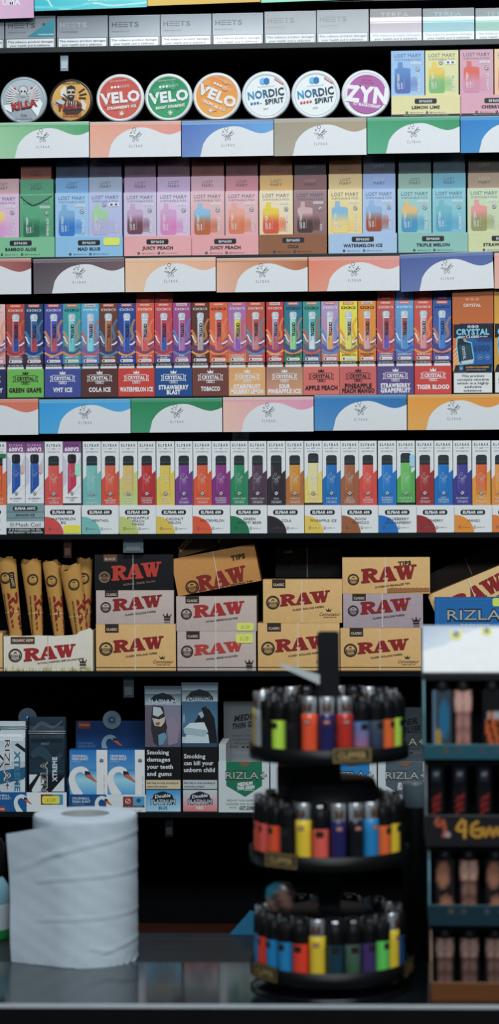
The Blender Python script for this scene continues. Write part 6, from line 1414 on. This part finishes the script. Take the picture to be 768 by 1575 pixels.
def sleeve(px, y0, y1, z, hw, label, paint, name='novelty_lighter', cat='novelty lighter', cap=(14,15,17)):
    p = Rk(px-hw, y0, px+hw, y1, .014); w, h = p.w, p.h
    e = empty(name, Vector((p.base.x, p.base.y, z + .002))); tag(e, label, cat, 'novelty lighters in the display boxes')
    m = MB(); d = .013; n = 20; ring = []
    def sec(s_, zz): return [(s_*w/2*math.copysign(abs(math.cos(2*PI*i/n))**.5, math.cos(2*PI*i/n)), d/2 + s_*d/2*math.copysign(abs(math.sin(2*PI*i/n))**.5, math.sin(2*PI*i/n)), zz) for i in range(n)]
    zs = [(.94, 0), (1, .001), (1, h*.25), (1, h*.5), (1, h*.75), (1, h)]
    base = at(px, y1, YR+.014).z
    vs = [q for s_, zz in zs for q in sec(s_, zz)]
    def colf(q):
        return p.K(paint(q[0]/(w/2), q[2]/h)) if q[1] < d*.6 else p.K((30,28,30))
    m.mesh(vs, [(j*n+i, j*n+(i+1) % n, (j+1)*n+(i+1) % n, (j+1)*n+i) for j in range(len(zs)-1) for i in range(n)] + [tuple(range(n))[::-1], tuple((len(zs)-1)*n+i for i in range(n))], p.K((30,30,32)), GLOSS, True)
    gx, gz = 10, 26                                                            # printed front, a fine curved skin
    vs = []
    for j in range(gz+1):
        for i in range(gx+1):
            x = -1 + 2*i/gx; yy = d/2 - d/2*(1-abs(x*.97)**4)**.25 - .0004
            vs.append((x*.97*w/2, yy, h*(.01+.98*j/gz)))
    m.mesh(vs, [(j*(gx+1)+i, j*(gx+1)+i+1, (j+1)*(gx+1)+i+1, (j+1)*(gx+1)+i) for j in range(gz) for i in range(gx)], lambda q: p.K(paint(q[0]/(w/2), q[2]/h)), GLOSS, True)
    m.build('printed_sleeve', e)
    m = MB(); m.lathe([(w*.40, h), (w*.40, h+.008), (w*.3, h+.0105)], 18, p.K(cap), DARK, cy=d/2); m.box(-w*.25, w*.25, d*.1, d*.45, h, h+.012, p.K((70,74,78)), METAL); m.build('lighter_cap', e)
def torso(sk, sh):
    def f(x, z):
        if abs(x) > .95: return (26,24,26)
        if z > .66:
            l = ((abs(x)-.42)/.42)**2 + ((z-.82)/.15)**2
            return mix(sk, WHITE, .12) if l < .75 else sk if l < 1.1 else mix(sk, sh, .6)
        w_ = .62 + .2*abs(z-.45)
        if abs(x) > w_+.1: return (34,30,32)
        r = math.sin(z*26 + abs(x)*2)
        c = mix(sh, sk, .45 if r > -.3 else .15)
        return mix(c, (30,26,26), .3) if abs(x) < .06 else c
    return f
def pair(sk, sh):
    def f(x, z):
        if abs(x) > .95: return (26,24,26)
        l = min(((x+.15)/.7)**2 + ((z-.75)/.24)**2, ((x-.1)/.75)**2 + ((z-.22)/.22)**2)
        return mix(sk, sh, .2) if l < .55 else mix(sk, sh, .6) if l < 1 else (38,32,32)
    return f
def aqua(x, z): return (110,140,160) if x < -.6 else (40,110,150) if ((x-.2)/.5)**2 + ((z-.55)/.3)**2 < 1 else (176,140,60) if z < .4 and x < -.1 else (60,74,84)
def emb(x, z): return (206,96,36) if ((x)/.8)**2 + ((z-.36)/.3)**2 < 1 and math.sin(9*x+14*z) > -.35 else (170,176,180) if abs(z-.62) < .06 and x > -.4 else (28,28,32)
SK, SH = (196,146,128), (96,64,56)
for (px, f, nm) in ((681,aqua,'clear and aqua printed lighter'),(713,torso((214,160,146),(150,100,92)),'flesh printed lighter with a muscled chest'),(758,emb,'black lighter with an orange flame emblem')):
    sleeve(px, 1062, 1164, zA_, 15.5, nm + ' in the top display box', f)
for (px, f, nm) in ((685,pair((186,126,92),SH),'first lighter printed with tan figures'),(722,torso(SK,SH),'lighter printed with a pale chest'),(763,pair((186,126,92),SH),'second lighter printed with tan figures')):
    sleeve(px, 1325, 1420, zC_, 16, nm + ' in the plain teal-lipped box', f)
for i, px in enumerate((685, 723, 762)):
    sleeve(px, 1447, 1537, zD, 16, ('first', 'middle', 'last')[i] + ' chest-printed lighter in the amber-lipped box', torso((170,130,116), (84,60,54)))
def tube_(x, z):
    if abs(x) < .55 and .80 < z < .94: return (58,62,66) if not (abs(x) < .3 and .84 < z < .90) else (170,176,180)
    if abs(x) < .5 and .38 < z < .62 and math.sin(z*90 + x*4) > 0: return (150,40,36)
    return (20,20,23)
for i, px in enumerate((672, 708, 746, 782)):
    sleeve(px, 1178, 1298, zB_, 13, ('first', 'second', 'third', 'last')[i] + ' black tube with a pale leaf mark in the script-lipped box', tube_, 'black_tube', 'tube', (30,32,35))
for f in _fob: bpy.data.objects.remove(f)
